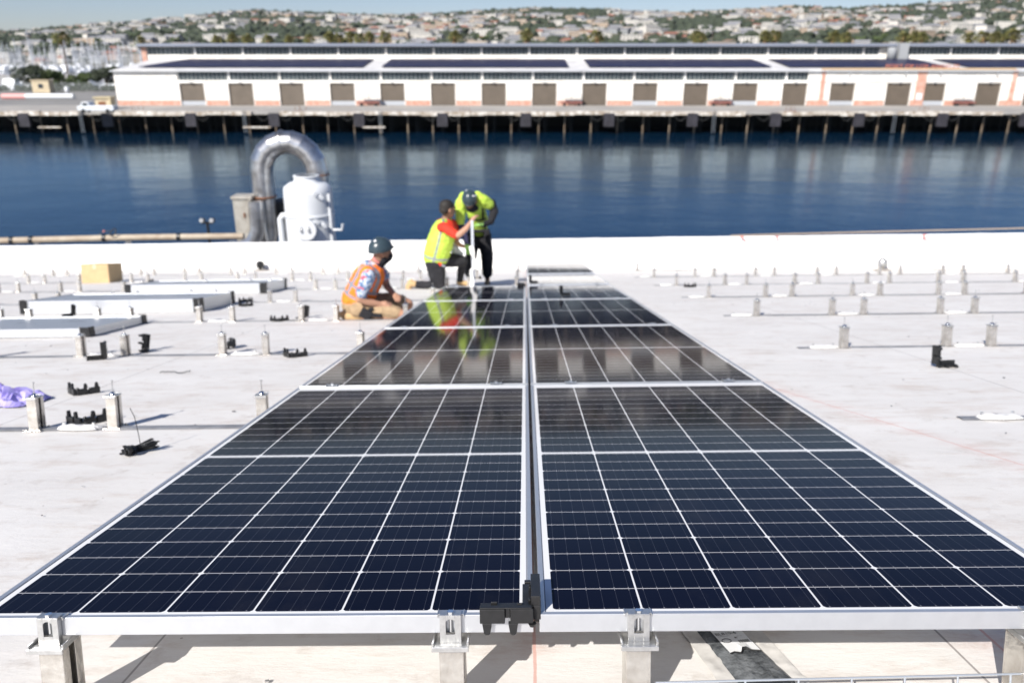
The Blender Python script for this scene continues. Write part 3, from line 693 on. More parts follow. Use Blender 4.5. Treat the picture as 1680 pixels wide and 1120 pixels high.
# hillside trees, nearer row as individuals
def dark_tree_proto(seed):
    rnd = random.Random(seed); t = thing('hillside_tree', '', 'tree')
    b = MB(); b.tube([(0,0,0),(0,0,5)], [.5,.3], 6); b.build('trunk', 'trunk', t)
    b = MB()
    for k in range(16): b.blob((rnd.gauss(0,2.6), rnd.gauss(0,2.4), rnd.uniform(3.0,9.5)), (rnd.uniform(1.1,2.5), rnd.uniform(1.1,2.5), rnd.uniform(.9,1.9)), 0, 1, .35, rnd=rnd)
    b.build('crown', 'leaf' if seed % 2 else 'leaf2', t); return t
rt = random.Random(42); k = 0
protos = [dark_tree_proto(s) for s in (1,2,3)]
TL = ['dark bushy tree among the waterfront houses below the hill', 'olive bushy tree among the waterfront houses below the hill', 'dark clumped tree among the waterfront houses below the hill']
used = [False]*3
for k in range(130):
    px = rt.uniform(-20, 1700); y = rt.uniform(830, 1150); x = (px-840)/1364.6*y; s = rt.uniform(.6, 1.35)
    mw = Matrix.Translation((x, y, hill_z(x, y)-.5)) @ Matrix.Rotation(rt.uniform(0,6), 4, 'Z') @ Matrix.Scale(s, 4); q = k % 3
    if not used[q]: protos[q].matrix_world = mw; protos[q]['label'] = TL[q]; protos[q]['group'] = 'trees below the hill'; used[q] = True
    else: copy_tree(protos[q], mw, TL[q], 'trees below the hill')
for k in range(60):
    px = rt.uniform(-30, 340); y = rt.uniform(830, 1400); x = (px-840)/1364.6*y; q = k % 3
    copy_tree(protos[q], Matrix.Translation((x, y, hill_z(x, y)-.5)) @ Matrix.Rotation(rt.uniform(0,6), 4, 'Z') @ Matrix.Scale(rt.uniform(.7,1.4), 4), TL[q], 'trees below the hill')
b = MB(); rt = random.Random(9)
cnt = 0
while cnt < 6500:
    px = rt.uniform(-20, 1700); rd = ridge_dist(px); y = rt.uniform(0, 1)**.8*(rd-900)+900; x = (px-840)/1364.6*y
    dens = noise.noise(Vector((x*.004, y*.004, 7)))*1.4 + .4
    top = (y-820)/(rd-820)
    if px > 1430 and top > .78: dens -= .7
    if top > .93 and px < 1420: dens += .4
    if rt.random() > dens: continue
    s = rt.uniform(3.2, 8.0); b.blob((x, y, hill_z(x, y)+s*.5), (s*1.1, s*1.1, s*.85), 0, 1, .4, rnd=rt); cnt += 1
tag(b.build('hillside_woodland', 'leaf'), 'scattered dark tree cover over the far hillside between houses', 'woodland', kind='stuff')

# ---------------------------------------------------------------- houses on the hill
def house_mesh(kind, b, T=Matrix(), off=0):
    w, d, h, roof, wi, ri = kind
    vs = lambda L: [T @ Vector(p) for p in L]
    b.add(vs([(-w,-d,-3),(w,-d,-3),(w,d,-3),(-w,d,-3),(-w,-d,h),(w,-d,h),(w,d,h),(-w,d,h)]), ((0,1,5,4),(1,2,6,5),(2,3,7,6),(3,0,4,7),(4,5,6,7)), wi)
    if roof == 'gable':
        e = .7; b.add(vs([(-w-e,-d-e,h),(w+e,-d-e,h),(w+e,d+e,h),(-w-e,d+e,h),(-w-e,0,h+d*.45),(w+e,0,h+d*.45)]), ((0,1,5,4),(2,3,4,5),(0,4,3),(1,2,5)), ri)
    elif roof == 'hip':
        e = .7; b.add(vs([(-w-e,-d-e,h),(w+e,-d-e,h),(w+e,d+e,h),(-w-e,d+e,h),(-w*.45,0,h+d*.42),(w*.45,0,h+d*.42)]), ((0,1,5,4),(2,3,4,5),(0,4,3),(1,2,5)), ri)
    else:
        b.add(vs([(-w-.2,-d-.2,h),(w+.2,-d-.2,h),(w+.2,d+.2,h),(-w-.2,d+.2,h),(-w-.2,-d-.2,h+.5),(w+.2,-d-.2,h+.5),(w+.2,d+.2,h+.5),(-w-.2,d+.2,h+.5)]), ((0,1,5,4),(1,2,6,5),(2,3,7,6),(3,0,4,7),(4,5,6,7)), ri)
    nf = max(1, int(h/3))
    for fl in range(nf):
        z = fl*3+1.0; nw = int(w*2/3.2)
        for k in range(nw):
            x = -w + (k+.5)*2*w/nw; b.add(vs([(x-.8,-d-.06,z),(x+.8,-d-.06,z),(x+.8,-d-.06,z+1.4),(x-.8,-d-.06,z+1.4)]), ((0,1,2,3),), 8)
HM = ['hw','ht','hg','hp','rr','rg','rb','rw','win']
KINDS = [((7,5,5,'gable',0,4),'white hillside house with a red gabled roof'), ((6,5,6,'flat',0,7),'white flat roofed hillside house'), ((8,5,5,'hip',1,6),'tan hillside house with a brown hipped roof'),
         ((11,6,9,'flat',0,7),'long white apartment block on the hillside'), ((7,5,5,'gable',2,5),'grey hillside house with a grey gabled roof'), ((7,5,6,'hip',3,4),'pinkish hillside house with a red hipped roof'), ((13,6,7,'flat',1,5),'long tan flat roofed block on the hillside'),
         ((8,6,7,'gable',0,5),'tall white hillside house with a grey gabled roof')]
hprot = []
for kd, lab in KINDS:
    b = MB(); house_mesh(kd, b); hprot.append((b.mesh('hillside_house', HM), lab))
rh = random.Random(77); spots = []
while len(spots) < 1900:
    px = rh.uniform(-30, 1710); rd = ridge_dist(px); y = 840 + (rd*.985-840)*rh.random()**.9; x = (px-840)/1364.6*y
    t_ = (y-820)/(rd-820); dens = .5 - noise.noise(Vector((x*.004, y*.004, 7)))*1.5
    if px > 1430 and t_ > .8: dens -= .8
    if px < 330 and y < 1500: dens -= .33
    if rh.random() < dens: spots.append((y, x, px))
spots.sort()
first300 = [s for s in spots[:300]]
for i, (y, x, px) in enumerate(first300):
    me, lab = hprot[rh.choices(range(8), (2,6,4,5,5,1,4,7))[0]]
    o = bpy.data.objects.new('hillside_house', me); C.objects.link(o); o.location = (x, y, hill_z(x, y)); o.rotation_euler.z = rh.gauss(0,.35)
    s = rh.uniform(.75, 1.25); o.scale = (s, s, s)
    tag(o, lab, 'house', 'houses on the lower hillside, ' + lab)
b = MB()
for y, x, px in spots[300:]:
    kd = KINDS[rh.choices(range(8), (2,6,5,4,6,1,4,7))[0]][0]; s = rh.uniform(.75, 1.3)
    house_mesh(kd, b, Matrix.Translation((x, y, hill_z(x, y))) @ Matrix.Rotation(rh.gauss(0,.4), 4, 'Z') @ Matrix.Scale(s, 4))
tag(b.build('hillside_suburb', HM), 'dense pale houses covering the upper hillside', 'houses', kind='stuff')
# red roofed waterfront village
rv = random.Random(4); vil = [(1052,64,34),(1110,66,26),(590+170,66,22),(600,66,14),(680,66,20),(705,66,12),(1180,66,40),(1330,68,22),(1530,66,36),(280,74,24),(350,76,30),(480,72,34),(55,86,20),(1440,68,26),(890,66,24),(950,68,26)]
for i, (px, py, wpx_) in enumerate(vil):
    y = 800; x = (px-840)/1364.6*y; w = wpx_/1280*.938*y/2
    b = MB(); house_mesh((w, 6, 4.5, 'hip', 0 if i % 3 else 1, 4), b); o = b.build('waterfront_building', HM); o.location = (x, 806+rv.uniform(0,14), 3)
    tag(o, 'low red roofed waterfront building, %s from the left' % nth(sorted(v[0] for v in vil).index(px)), 'building', 'red roofed buildings along the marina')

# ---------------------------------------------------------------- marina
def sail_boat():
    t = thing('sailing_boat', 'white sailing yacht moored in the far marina', 'boat')
    b = MB(); n = 11; vs = []
    for i in range(n):
        u = i/(n-1); x = -5 + 10.5*u; w = 1.55*math.sin(PI*min(1, .32+.68*(1-u)))*(1 if u < .95 else .5) if u < 1 else .02
        w = max(.02, 1.6*(1-u**3)*(.75+.25*math.sin(PI*u))); zs = .95+.35*u*u
        vs += [(x, -w, zs), (x-.1, -w*.7, .1), (x-.2, 0, -.4), (x-.1, w*.7, .1), (x, w, zs)]
    fs = [(i*5+k, (i+1)*5+k, (i+1)*5+k+1, i*5+k+1) for i in range(n-1) for k in range(4)] + [(i*5+4, (i+1)*5+4, (i+1)*5, i*5) for i in range(n-1)] + [(0,1,2,3,4)]
    b.add(vs, fs); b.build('hull', 'gel', t)
    b = MB(); b.prism([(-2,.9),(-1.6,1.7),(1.5,1.6),(2.4,1.15),(2.4,.9)], -.9, .9, 0, Matrix.Rotation(PI/2, 4, 'X')); c = b.build('cabin', 'gel', t)
    w = MB(); w.box(-1.2,1.2,-.93,-.9,1.15,1.45); w.box(-1.2,1.2,.9,.93,1.15,1.45); w.build('cabin_window', 'teak', c)
    b = MB(); b.tube([(1.2,0,1.0),(1.2,0,15.6)], [.13,.09], 7); b.tube([(1.2,-1.2,9.5),(1.2,1.2,9.5)], .06, 5); b.tube([(5.3,0,1.2),(1.2,0,15.2)], .03, 4); b.tube([(-4.9,0,1.2),(1.2,0,15.3)], .03, 4); b.build('mast', 'mast', t)
    b = MB(); b.tube([(1.1,0,2.3),(-3.6,0,2.1)], [.32,.16], 8); b.build('boom_cover', 'navy', t)
    return t
def motor_boat():
    t = thing('motor_yacht', 'white motor yacht moored in the far marina', 'boat')
    b = MB(); n = 9; vs = []
    for i in range(n):
        u = i/(n-1); x = -6+12.5*u; w = max(.02, 2.1*(1-u**3.2)); zs = 1.5+.7*u*u; vs += [(x,-w,zs),(x-.2,-w*.8,.1),(x-.2,w*.8,.1),(x,w,zs)]
    b.add(vs, [(i*4+k,(i+1)*4+k,(i+1)*4+k+1,i*4+k+1) for i in range(n-1) for k in range(3)]+[(i*4+3,(i+1)*4+3,(i+1)*4,i*4) for i in range(n-1)]+[(0,1,2,3)]); b.build('hull', 'gel', t)
    b = MB(); b.prism([(-4,1.5),(-4,3.2),(.8,3.1),(2.4,1.8)], -1.6, 1.6, 0, Matrix.Rotation(PI/2, 4, 'X')); b.prism([(-3.4,3.2),(-3.4,4.6),(-.8,4.6),(0,3.2)], -1.3, 1.3, 0, Matrix.Rotation(PI/2, 4, 'X')); c = b.build('superstructure', 'gel', t)
    w = MB(); w.box(-3.4,.6,-1.63,-1.6,2.2,2.8); w.box(-3.4,.6,1.6,1.63,2.2,2.8); w.box(-4.03,-4,-1.2,1.2,2.0,2.9); w.build('cabin_window', 'teak', c)
    return t
sb, mb = sail_boat(), motor_boat(); used_s = used_m = False; rm = random.Random(12)
bl = []
for row in range(11):
    y = 262 + row*36 + (row//5)*12
    if 390 < y < 455: continue
    x = -.66*y
    lim = -82*y/167*1.0 + 14 if y < 600 else 40
    while x < lim and len(bl) < 290: bl.append((x+rm.uniform(-1,1), y+rm.uniform(-3,3))); x += rm.uniform(4.2, 7.0)
for k in range(60):
    y = rm.uniform(460, 760); bl.append((rm.uniform(-.25, .68)*y, y))
for k in range(170):
    y = rm.uniform(455, 790); bl.append(((rm.uniform(-30, 330)-840)/1364.6*y, y))
for i, (x, y) in enumerate(bl):
    s = rm.uniform(.85, 1.4); mw = Matrix.Translation((x, y, 0)) @ Matrix.Rotation(PI/2*rm.choice((1,-1))+rm.gauss(0,.25), 4, 'Z') @ Matrix.Scale(s, 4)
    if rm.random() < .68:
        lab = 'white sailing yacht with a bare mast moored in the far marina'
        if not used_s: sb.matrix_world = mw; sb['label'] = lab; sb['group'] = 'sailing yachts moored in the far marina'; used_s = True
        else: copy_tree(sb, mw, lab, 'sailing yachts moored in the far marina')
    else:
        lab = 'white motor yacht moored in the far marina'
        if not used_m: mb.matrix_world = mw; mb['label'] = lab; mb['group'] = 'motor yachts moored in the far marina'; used_m = True
        else: copy_tree(mb, mw, lab, 'motor yachts moored in the far marina')
for row in range(11):
    y = 262 + row*36 + (row//5)*12 - 9
    if 390 < y < 455: continue
    b = MB(); b.box(-.66*y, -82*y/167+14, -1.2, 1.2, -.2, .5); k = -.66*y
    while k < -82*y/167+14: b.tube([(k,1.1,-1),(k,1.1,2.4)], .2, 6); k += 12
    o = b.build('pontoon', 'beam'); o.location = (0, y, 0); tag(o, 'narrow floating pontoon between boats, %s one from the fence' % nth(row), 'pontoon', 'pontoons in the far marina')

# ---------------------------------------------------------------- solar panels of the array
PW = 6*CW + .048; PL = 2*HALF + MIDGAP + .092; NEAR = .022; TH = .035; GX = .0296   # cell edge offset from the middle of the gap
def panel_frame(b, x0, x1, y0, y1, lip=.011, th=TH):
    # hollow frame with a top lip, outer wall and a bottom flange
    for (a, c, d, e) in ((x0,x1,y0,y0+lip),(x0,x1,y1-lip,y1),(x0,x0+lip,y0+lip+.0002,y1-lip-.0002),(x1-lip,x1,y0+lip+.0002,y1-lip-.0002)):
        b.box(a, c, d, e, -th, 0)
    b.box(x0+lip+.0002, x1-lip-.0002, y0+lip+.0002, y0+.03, -th, -th+.002); b.box(x0+lip+.0002, x1-lip-.0002, y1-.03, y1-lip-.0002, -th, -th+.002)
def make_panel():
    t = thing('solar_panel', 'solar panel', 'solar panel')
    mx = .024
    b = MB(); panel_frame(b, -mx, 6*CW+mx, -NEAR, PL-NEAR); b.build('frame', 'alu', t, .0012)
    g = MB(); z = -.0022; i_ = .0112
    g.add([(-mx+i_,-NEAR+i_,z),(6*CW+mx-i_,-NEAR+i_,z),(6*CW+mx-i_,PL-NEAR-i_,z),(-mx+i_,PL-NEAR-i_,z)], [(0,1,2,3)]); g.build('glass', 'cells', t)
    g = MB(); z = -.009; g.add([(-mx+i_,-NEAR+i_,z),(6*CW+mx-i_,-NEAR+i_,z),(6*CW+mx-i_,PL-NEAR-i_,z),(-mx+i_,PL-NEAR-i_,z)], [(3,2,1,0)]); g.build('backsheet', 'backsheet', t)
    return t
panel = make_panel()
XL = -GX - 6*CW; XR = GX
labs = {(0,0):'nearest solar panel of the left column, black corner protector on its front corner', (0,1):'second solar panel of the left column from the camera', (0,2):'third solar panel of the left column, below the lime vest reflection',
        (0,3):'farthest installed solar panel of the left column, at the kneeling workers', (1,0):'nearest solar panel of the right column', (1,1):'second solar panel of the right column from the camera',
        (1,2):'third solar panel of the right column from the camera', (1,3):'fourth solar panel of the right column, black corner protector lying on it', (1,4):'fifth solar panel of the right column mirroring the white parapet', (1,5):'farthest solar panel of the right column, its far edge raised'}
first = True
for (c, n), lab in labs.items():
    ang = -.0035 if c == 1 else .0035
    m = rloc(XL if c == 0 else XR, n*PP, 0)
    if (c, n) == (1, 5): m = m @ Matrix.Translation((0,0,.02)) @ Matrix.Rotation(math.radians(1.6), 4, 'X')
    if n == 3: m = m @ Matrix.Rotation(math.radians(-.33), 4, 'X')
    if n == 4: m = m @ Matrix.Rotation(math.radians(-.08), 4, 'X')
    if first: panel.matrix_world = m; panel['label'] = lab; panel['group'] = 'solar panels laid in two columns'; first = False
    else: copy_tree(panel, m, lab, 'solar panels laid in two columns')

# ---------------------------------------------------------------- mounting posts
PZ = -TH - .001                                              # top of a post
def post_shaft(b, w=.045, d=.062, z0=ZR, z1=PZ-.016):
    t_ = .004                                                # open C section, open side to the right
    b.box(-w/2, w/2, -d/2, -d/2+t_, z0, z1); b.box(-w/2, w/2, d/2-t_, d/2, z0, z1); b.box(-w/2, -w/2+t_, -d/2+t_, d/2-t_, z0, z1)
    b.box(w/2-t_, w/2, -d/2+t_, -d/2+.022, z0, z1); b.box(w/2-t_, w/2, d/2-.022, d/2-t_, z0, z1)
def make_clamp_post():
    t = thing('mounting_post', 'post', 'mounting post')
    b = MB(); post_shaft(b); b.box(-.040, .040, -.046, .046, ZR+.001, ZR+.005); b.build('shaft', 'postm', t, .001)
    b = MB(); b.box(-.034, .034, -.045, .036, PZ-.0155, PZ-.012); b.box(-.034, .034, -.049, -.0452, PZ-.021, PZ-.012); b.box(.030, .034, -.045, .036, PZ-.0119, PZ-.004); b.box(-.034, -.030, -.045, .036, PZ-.0119, PZ-.006); b.build('cap_plate', 'steel', t, .0008)
    b = MB(); w = .0195; y = -.030; zb, zt = PZ-.0118, .0035      # square bracket with an arched window
    b.box(-w, -.0085, y-.002, y, zb, zt); b.box(.0085, w, y-.002, y, zb, zt); b.box(-.0085, .0085, y-.002, y, zb, zb+.016)
    arch = [(-.0085, zt)] + [(-.0085*math.cos(PI*k/8), zt-.013+.0075*math.sin(PI*k/8)) for k in range(9)] + [(.0085, zt)]
    b.prism(arch, -y, -y+.002, 0, Matrix.Rotation(PI/2, 4, 'X'))
    b.box(-w, -w+.002, y+.0002, -.0205, zb, zt); b.box(w-.002, w, y+.0002, -.0205, zb, zt); b.box(-w, w, y-.002, -.012, zt+.0001, zt+.0021)
    b.box(-.024, .024, -.021, -.004, .0006, .0024)
    for sx in (-.025, .023): b.box(sx, sx+.002, -.024, -.003, -.003, .003)
    b.build('clamp_bracket', 'steel', t, .0005)
    b = MB(); b.tube([(0,-.0245,.0058),(0,-.0245,.0105)], .0066, 6, smooth=False); b.tube([(0,-.0245,-.028),(0,-.0245,.0057)], .0033, 8); b.build('bolt', 'steel_b', t)
    return t
def make_seam_clamp_post():
    t = thing('mounting_post', 'post', 'mounting post')
    b = MB(); post_shaft(b); b.box(-.040, .040, -.046, .046, ZR+.001, ZR+.005); b.build('shaft', 'postm', t)
    b = MB(); b.box(-.034, .034, -.040, .040, PZ-.0155, PZ-.012); b.build('cap_plate', 'steel', t)
    b = MB(); b.box(-.026, .026, -.022, .014, .0006, .0030); b.box(-.026,-.023,-.024,.016,.0,.006); b.box(.023,.026,-.024,.016,.0,.006)
    b.box(-.014, .014, -.0145, .0055, -.03, .0004); b.build('clamp_bracket', 'steel', t)
    b = MB(); b.tube([(0,-.004,.003),(0,-.004,.011)], .0078, 6, smooth=False); b.build('bolt', 'steel_b', t)
    return t
def make_bare_post():
    t = thing('mounting_post', 'post', 'mounting post')
    b = MB(); post_shaft(b, z1=PZ-.004); b.box(-.040, .040, -.046, .046, ZR+.002, ZR+.006)
    for sx in (-.030,.030):
        for sy in (-.036,.036): b.tube([(sx,sy,ZR+.006),(sx,sy,ZR+.012)], .006, 6, smooth=False)
    b.build('shaft', 'postm', t, .001)
    b = MB(); b.box(-.030, .026, -.036, .034, PZ-.0035, PZ); b.box(-.030, .026, -.038, -.0362, PZ-.010, PZ); b.build('cap_plate', 'steel', t, .0006)
    b = MB(); b.tube([(0,0,PZ+.001),(0,0,PZ+.068)], .0028, 6); b.tube([(0,0,PZ+.062),(0,0,PZ+.068)], .0058, 6, smooth=False); b.build('threaded_rod', 'steel', t)
    b = MB(); b.lathe([(.001,.016),(.010,.015),(.0135,.008),(.017,.0045),(.017,.0012),(.001,.0011)], 10, 0, (0,0,PZ)); b.box(-.004,.034,-.006,.006,PZ+.010,PZ+.013); b.build('nut_and_washer', 'steel_b', t)
    return t
pc, ps, pbare = make_clamp_post(), make_seam_clamp_post(), make_bare_post()
usedp = {}
def place_post(proto, x, y, rz, lab, group, z=0):
    m = rloc(x, y, z, rz)
    if proto not in usedp: proto.matrix_world = m; proto['label'] = lab; proto['group'] = group; usedp[proto] = 1
    else: copy_tree(proto, m, lab, group)
rp = random.Random(21)
AX = [-.905, -.158, .187, .912]
front = ['leftmost of the four clamp posts under the front edge of the panels', 'clamp post under the front panel edge just left of the black corner protector', 'clamp post under the front panel edge just right of the centre gap', 'clamp post under the front panel edge at the right edge of the picture']
for i, (x, rz) in enumerate(zip(AX, (.0, 0, 0, 0))): place_post(pc, x, -.0025, rz, front[i], 'clamp posts at the front panel edge')
cols_ = ['outer left', 'inner left', 'inner right', 'outer right']
for n in range(1, 5):
    for i, x in enumerate(AX): place_post(ps, x + rp.uniform(-.01,.01), n*PP - .013, 0, '%s clamp on the %s seam between panels, counted from the camera' % (cols_[i], nth(n-1)), 'clamp posts under the panel seams')
for i in (2, 3): place_post(ps, AX[i], 5*PP-.013, 0, '%s clamp on the last seam before the raised panel' % cols_[i], 'clamp posts under the panel seams')
SKEW = [0, .0, -.010, -.02, -.035, -.055, -.08, -.11, -.13]
def row_y(n, x): return n*PP - .0*x + SKEW[n]*x
rail_x = {}
LROWS = range(1, 8)
def post_row(n, xs, side, ):
    for i, x in enumerate(xs):
        y = row_y(n, x)
        if y > parapet_y(x) - .25: continue
        rn = {'left':'left of the panels','right':'right of the panels'}[side]
        order = nth(i)
        lab = '%s bare steel post outward from the panels, %s row, %s side' % (order, nth(n-1), side)
        place_post(pbare, x + rp.uniform(-.015,.015), y + rp.uniform(-.02,.02), rp.uniform(-.12,.12), lab, 'bare mounting posts in rows ' + rn, 0)
for n in range(1, 8):
    xs = []
    for k in range(1, 11):
        c = -.531 - 1.068*k; xs += [c+.365, c-.365]
    xs = [x for x in xs if x > -12.5]
    if n == 1: xs = [x for x in xs if x > -5]
    post_row(n, xs, 'left')
    xs = []
    for k in range(2, 9):
        c = .549 + 1.066*k; xs += [c-.365, c+.365]
    if n == 1: xs = []
    post_row(n, xs, 'right')
# two posts behind the left column where the next panel will sit
for n, X in ((4, None), (5, (-.905, -.158)), (6, (-.905, -.158)), (7, (-.905,-.158,.187,.912))):
    if X:
        for i, x in enumerate(X): place_post(pbare, x, row_y(n, x), 0, '%s bare post from the left in the %s row, in line with the panel columns' % (nth(i), nth(n-1)), 'bare posts beyond the last panels')
# flashing strips and white weld patches along the rows
def strip(n, xa, xb, lab):
    b = MB(); q = 14; w = .022
    for i in range(q):
        x0 = xa+(xb-xa)*i/q; x1 = xa+(xb-xa)*(i+1)/q
        b.add([(x0,row_y(n,x0)-w,ZR+.0075),(x1,row_y(n,x1)-w,ZR+.0075),(x1,row_y(n,x1)+w,ZR+.0075),(x0,row_y(n,x0)+w,ZR+.0075),(x0,row_y(n,x0)-w-.012,ZR+.0015),(x1,row_y(n,x1)-w-.012,ZR+.0015),(x1,row_y(n,x1)+w+.002,ZR+.0015),(x0,row_y(n,x0)+w+.002,ZR+.0015)], [(0,1,2,3),(4,5,1,0),(3,2,6,7)])
    o = b.build('roof_channel', 'strip'); o.matrix_world = ROOF; tag(o, lab, 'channel', 'metal channels under the post rows')
for n in range(1, 8):
    strip(n, -12.8 if n > 1 else -6, -1.12, 'flat metal channel under the %s row of posts left of the panels' % nth(n-1))
    strip(n, 1.98, 9.6, 'flat metal channel under the %s row of posts right of the panels' % nth(n-1))
def patch_mesh(seed):
    r = random.Random(seed); b = MB(); n = 20; v = [(0,0,.016)]; 
    for rad, z in ((.5,.015),(.85,.011),(1,.0)):
        for k in range(n):
            a = 2*PI*k/n; q = rad*(1+r.uniform(-.12,.12)); v.append((.105*q*math.copysign(abs(math.cos(a))**.5, math.cos(a)), .036*q*math.copysign(abs(math.sin(a))**.6, math.sin(a)), z*r.uniform(.7,1.2)))
    f = [(0, 1+k, 1+(k+1)%n) for k in range(n)]
    for i in range(2): f += [(1+i*n+k, 1+(i+1)*n+k, 1+(i+1)*n+(k+1)%n, 1+i*n+(k+1)%n) for k in range(n)]
    b.add(v, f, 0, True)
    for sx in (-.075, .07): b.tube([(sx,.01,.012),(sx,.01,.026)], .008, 6, 1, smooth=False)
    return b.mesh('membrane_patch', ['patch','steel_b'])
pm = [patch_mesh(s) for s in range(4)]
for n in range(1, 8):
    for side, ks in (('left', range(1, 11)), ('right', range(1, 9))):
        for j, k in enumerate(ks):
            x = -.531-1.068*(k+.5) if side == 'left' else .549+1.066*(k+.5)
            if n == 1 and abs(x) > 3.6: continue
            y = row_y(n, x) - .012
            if y > parapet_y(x)-.3: continue
            o = bpy.data.objects.new('membrane_patch', pm[(n+k)%4]); C.objects.link(o); o.matrix_world = rloc(x+rp.uniform(-.02,.02), y, ZR+.006, rp.uniform(-.06,.06))
            tag(o, 'white weld patch, %s channel row, %s outward, %s of the panels' % (nth(n-1), nth(j), side), 'roof patch', 'white weld patches on the channels')

# ---------------------------------------------------------------- black corner protectors
def protector_mesh():
    b = MB(); L, hgt, th = .098, .030, .014
    for arm in (0, 1):
        T = Matrix.Rotation(-PI/2, 4, 'Z') @ Matrix.Scale(-1, 4, Vector((0,1,0))) if arm else Matrix()
        if arm: T = Matrix(((0,-1,0,0),(-1,0,0,0),(0,0,1,0),(0,0,0,1)))
        # arm runs towards -x from the corner; outer wall at y=-th, ledge above
        b.box(-L, -.052 if not arm else -.050, -th, 0, -.020, .008, 0, T); b.box(-.052+.0101 if not arm else -.040, 0 if not arm else -.0005, -th, 0, -.020, .008, 0, T)
        b.box(-.0518 if not arm else -.0498, -.0421 if not arm else -.0402, -th+.006, 0, -.012, .006, 0, T)
        for px_ in (-.094, -.046): b.prism([(px_-.0+(.0),-.0201),(px_+.003,-.0395),(px_+.006,-.043),(px_+.012,-.043),(px_+.015,-.0395),(px_+.018,-.0201)], .002, th-.001, 0, T @ Matrix.Rotation(PI/2, 4, 'X'))
        b.box(-L, -.001, .0002, .020, .0012, .0042, 0, T); b.box(-L, -.002, -th+.001, -.002, .0081, .0105, 0, T)
        b.box(-.078, -.066, .004, .008, .0043, .013, 0, T); b.box(-.030, -.020, .004, .009, .0043, .010, 0, T)
    b.box(-.004, .0139, .0005, .096, .0082, .026); b.box(-.016, -.0042, .070, .080, .016, .021); b.tube([(-.002,-.010,-.021),(-.002,-.010,-.027)], [.008,.005], 10)
    return b.mesh('corner_protector', 'black')
pme = protector_mesh()
def protector(m, lab, group='black corner protectors lying about'):
    o = bpy.data.objects.new('corner_protector', pme); C.objects.link(o); o.matrix_world = m
    bv = o.modifiers.new('bevel', 'BEVEL'); bv.width = .0012; bv.segments = 2; bv.limit_method = 'ANGLE'
    return tag(o, lab, 'corner protector', group)
protector(rloc(-.0056, -NEAR-.0012, .010, 0), 'black corner protector hooked over the front edge of the left panel at the centre gap')
FLIP = Matrix.Rotation(PI, 4, 'X'); STAND = Matrix(((-1,0,0,0),(0,0,1,0),(0,1,0,0),(0,0,0,1)))
pl = [(-2.58,2.95,-2.36,'up','black corner protector lying prongs up above the nearest left row, between its two posts'),(-2.14,2.24,-2.1,'up','black corner protector on the white patch between the two nearest left posts'),
      (-3.10,4.22,.4,'side','black corner protector leaning by the second row of posts on the left'),(-3.0,4.62,2.2,'side','black corner protector just behind a post of the second left row'),
      (-2.32,4.68,.6,'flat','black corner protector lying flat between the two middle posts of the second left row'),(-1.72,4.19,-2.5,'up','black corner protector nearest the panels on the second left row'),
      (-2.54,6.5,-2.2,'up','black corner protector left of the third row post, lying prongs up'),(-2.36,6.85,1.3,'side','black corner protector leaning on a third row post left of the orange vest worker'),
      (-3.52,8.23,-2.4,'up','black corner protector right of the white panel stacks'),(-3.72,8.92,.9,'up','small looking black corner protector close to the far panel stack'),
      (-5.15,7.35,1.0,'side','black corner protector standing in front of the middle panel stack'),(2.56,3.49,.1,'stand','black corner protector standing alone on the open roof at the right'),
      (2.46,10.3,-2.3,'up','black corner protector far right of the panels by the fifth row'),(-7.2,13.6,.2,'up','black corner protector right of the cardboard box near the parapet'),
      (-2.6,13.4,.2,'side','black corner protector near the parapet left of the orange vest worker'),(-.95,13.2,1.3,'up','black corner protector on the roof behind the orange vest worker')]
for x, y, rz, how, lab in pl:
    e = {'up': FLIP, 'flat': Matrix(), 'side': Matrix.Rotation(PI/2+.15, 4, 'X'), 'stand': Matrix.Rotation(PI/2, 4, 'Y') @ Matrix.Rotation(PI, 4, 'Z')}[how]
    z = ZR + {'up': .0115, 'flat': .045, 'side': .016, 'stand': .10}[how]
    if how == 'stand': e = STAND; z = ZR + .019
    protector(rloc(x, y, z, rz, e @ Matrix.Scale(1.22, 4)), lab)
protector(rloc(.36, 6.82, .016, .1, STAND), 'black corner protector standing upright on the fourth right panel', )
protector(rloc(.05, 4*PP+.10, .016, .2, STAND), 'black corner protector standing at the inner corner of the fifth right panel')
protector(rloc(-.02, 4*PP-.12, .0, 1.57, Matrix()), 'black corner protector hooked on the far corner of the left column')

# ---------------------------------------------------------------- stacks of panels, face down
def make_flipped():
    t = thing('stacked_panel', '', 'solar panel'); Lx, Ly = 2.12, 1.06
    b = MB(); panel_frame(b, -Lx, 0, 0, Ly, .012, .036)
    for z in (-.010, -.020, -.029): b.box(-Lx-.0008, .0008, -.0008, Ly+.0008, z-.0012, z)
    b.build('frame', 'alu', t)
    b = MB(); b.box(-Lx+.0125, -.0125, .0125, Ly-.0125, -.034, -.028); b.build('backsheet', 'backsheet', t)
    b = MB(); b.box(-1.30, -1.18, .45, .52, -.0278, -.012); b.box(-.95,-.83,.45,.52,-.0278,-.012); b.build('junction_box', 'black', t)
    b = MB(); b.tube([(-1.2,.48,-.018),(-1.0,.62,-.012),(-.7,.55,-.015),(-.55,.70,-.012),(-.4,.66,-.012)], .004, 5); b.tube([(-1.3,.5,-.018),(-1.5,.66,-.012),(-1.75,.60,-.012),(-1.8,.72,-.012)], .004, 5); b.build('cable', 'black', t)
    return t
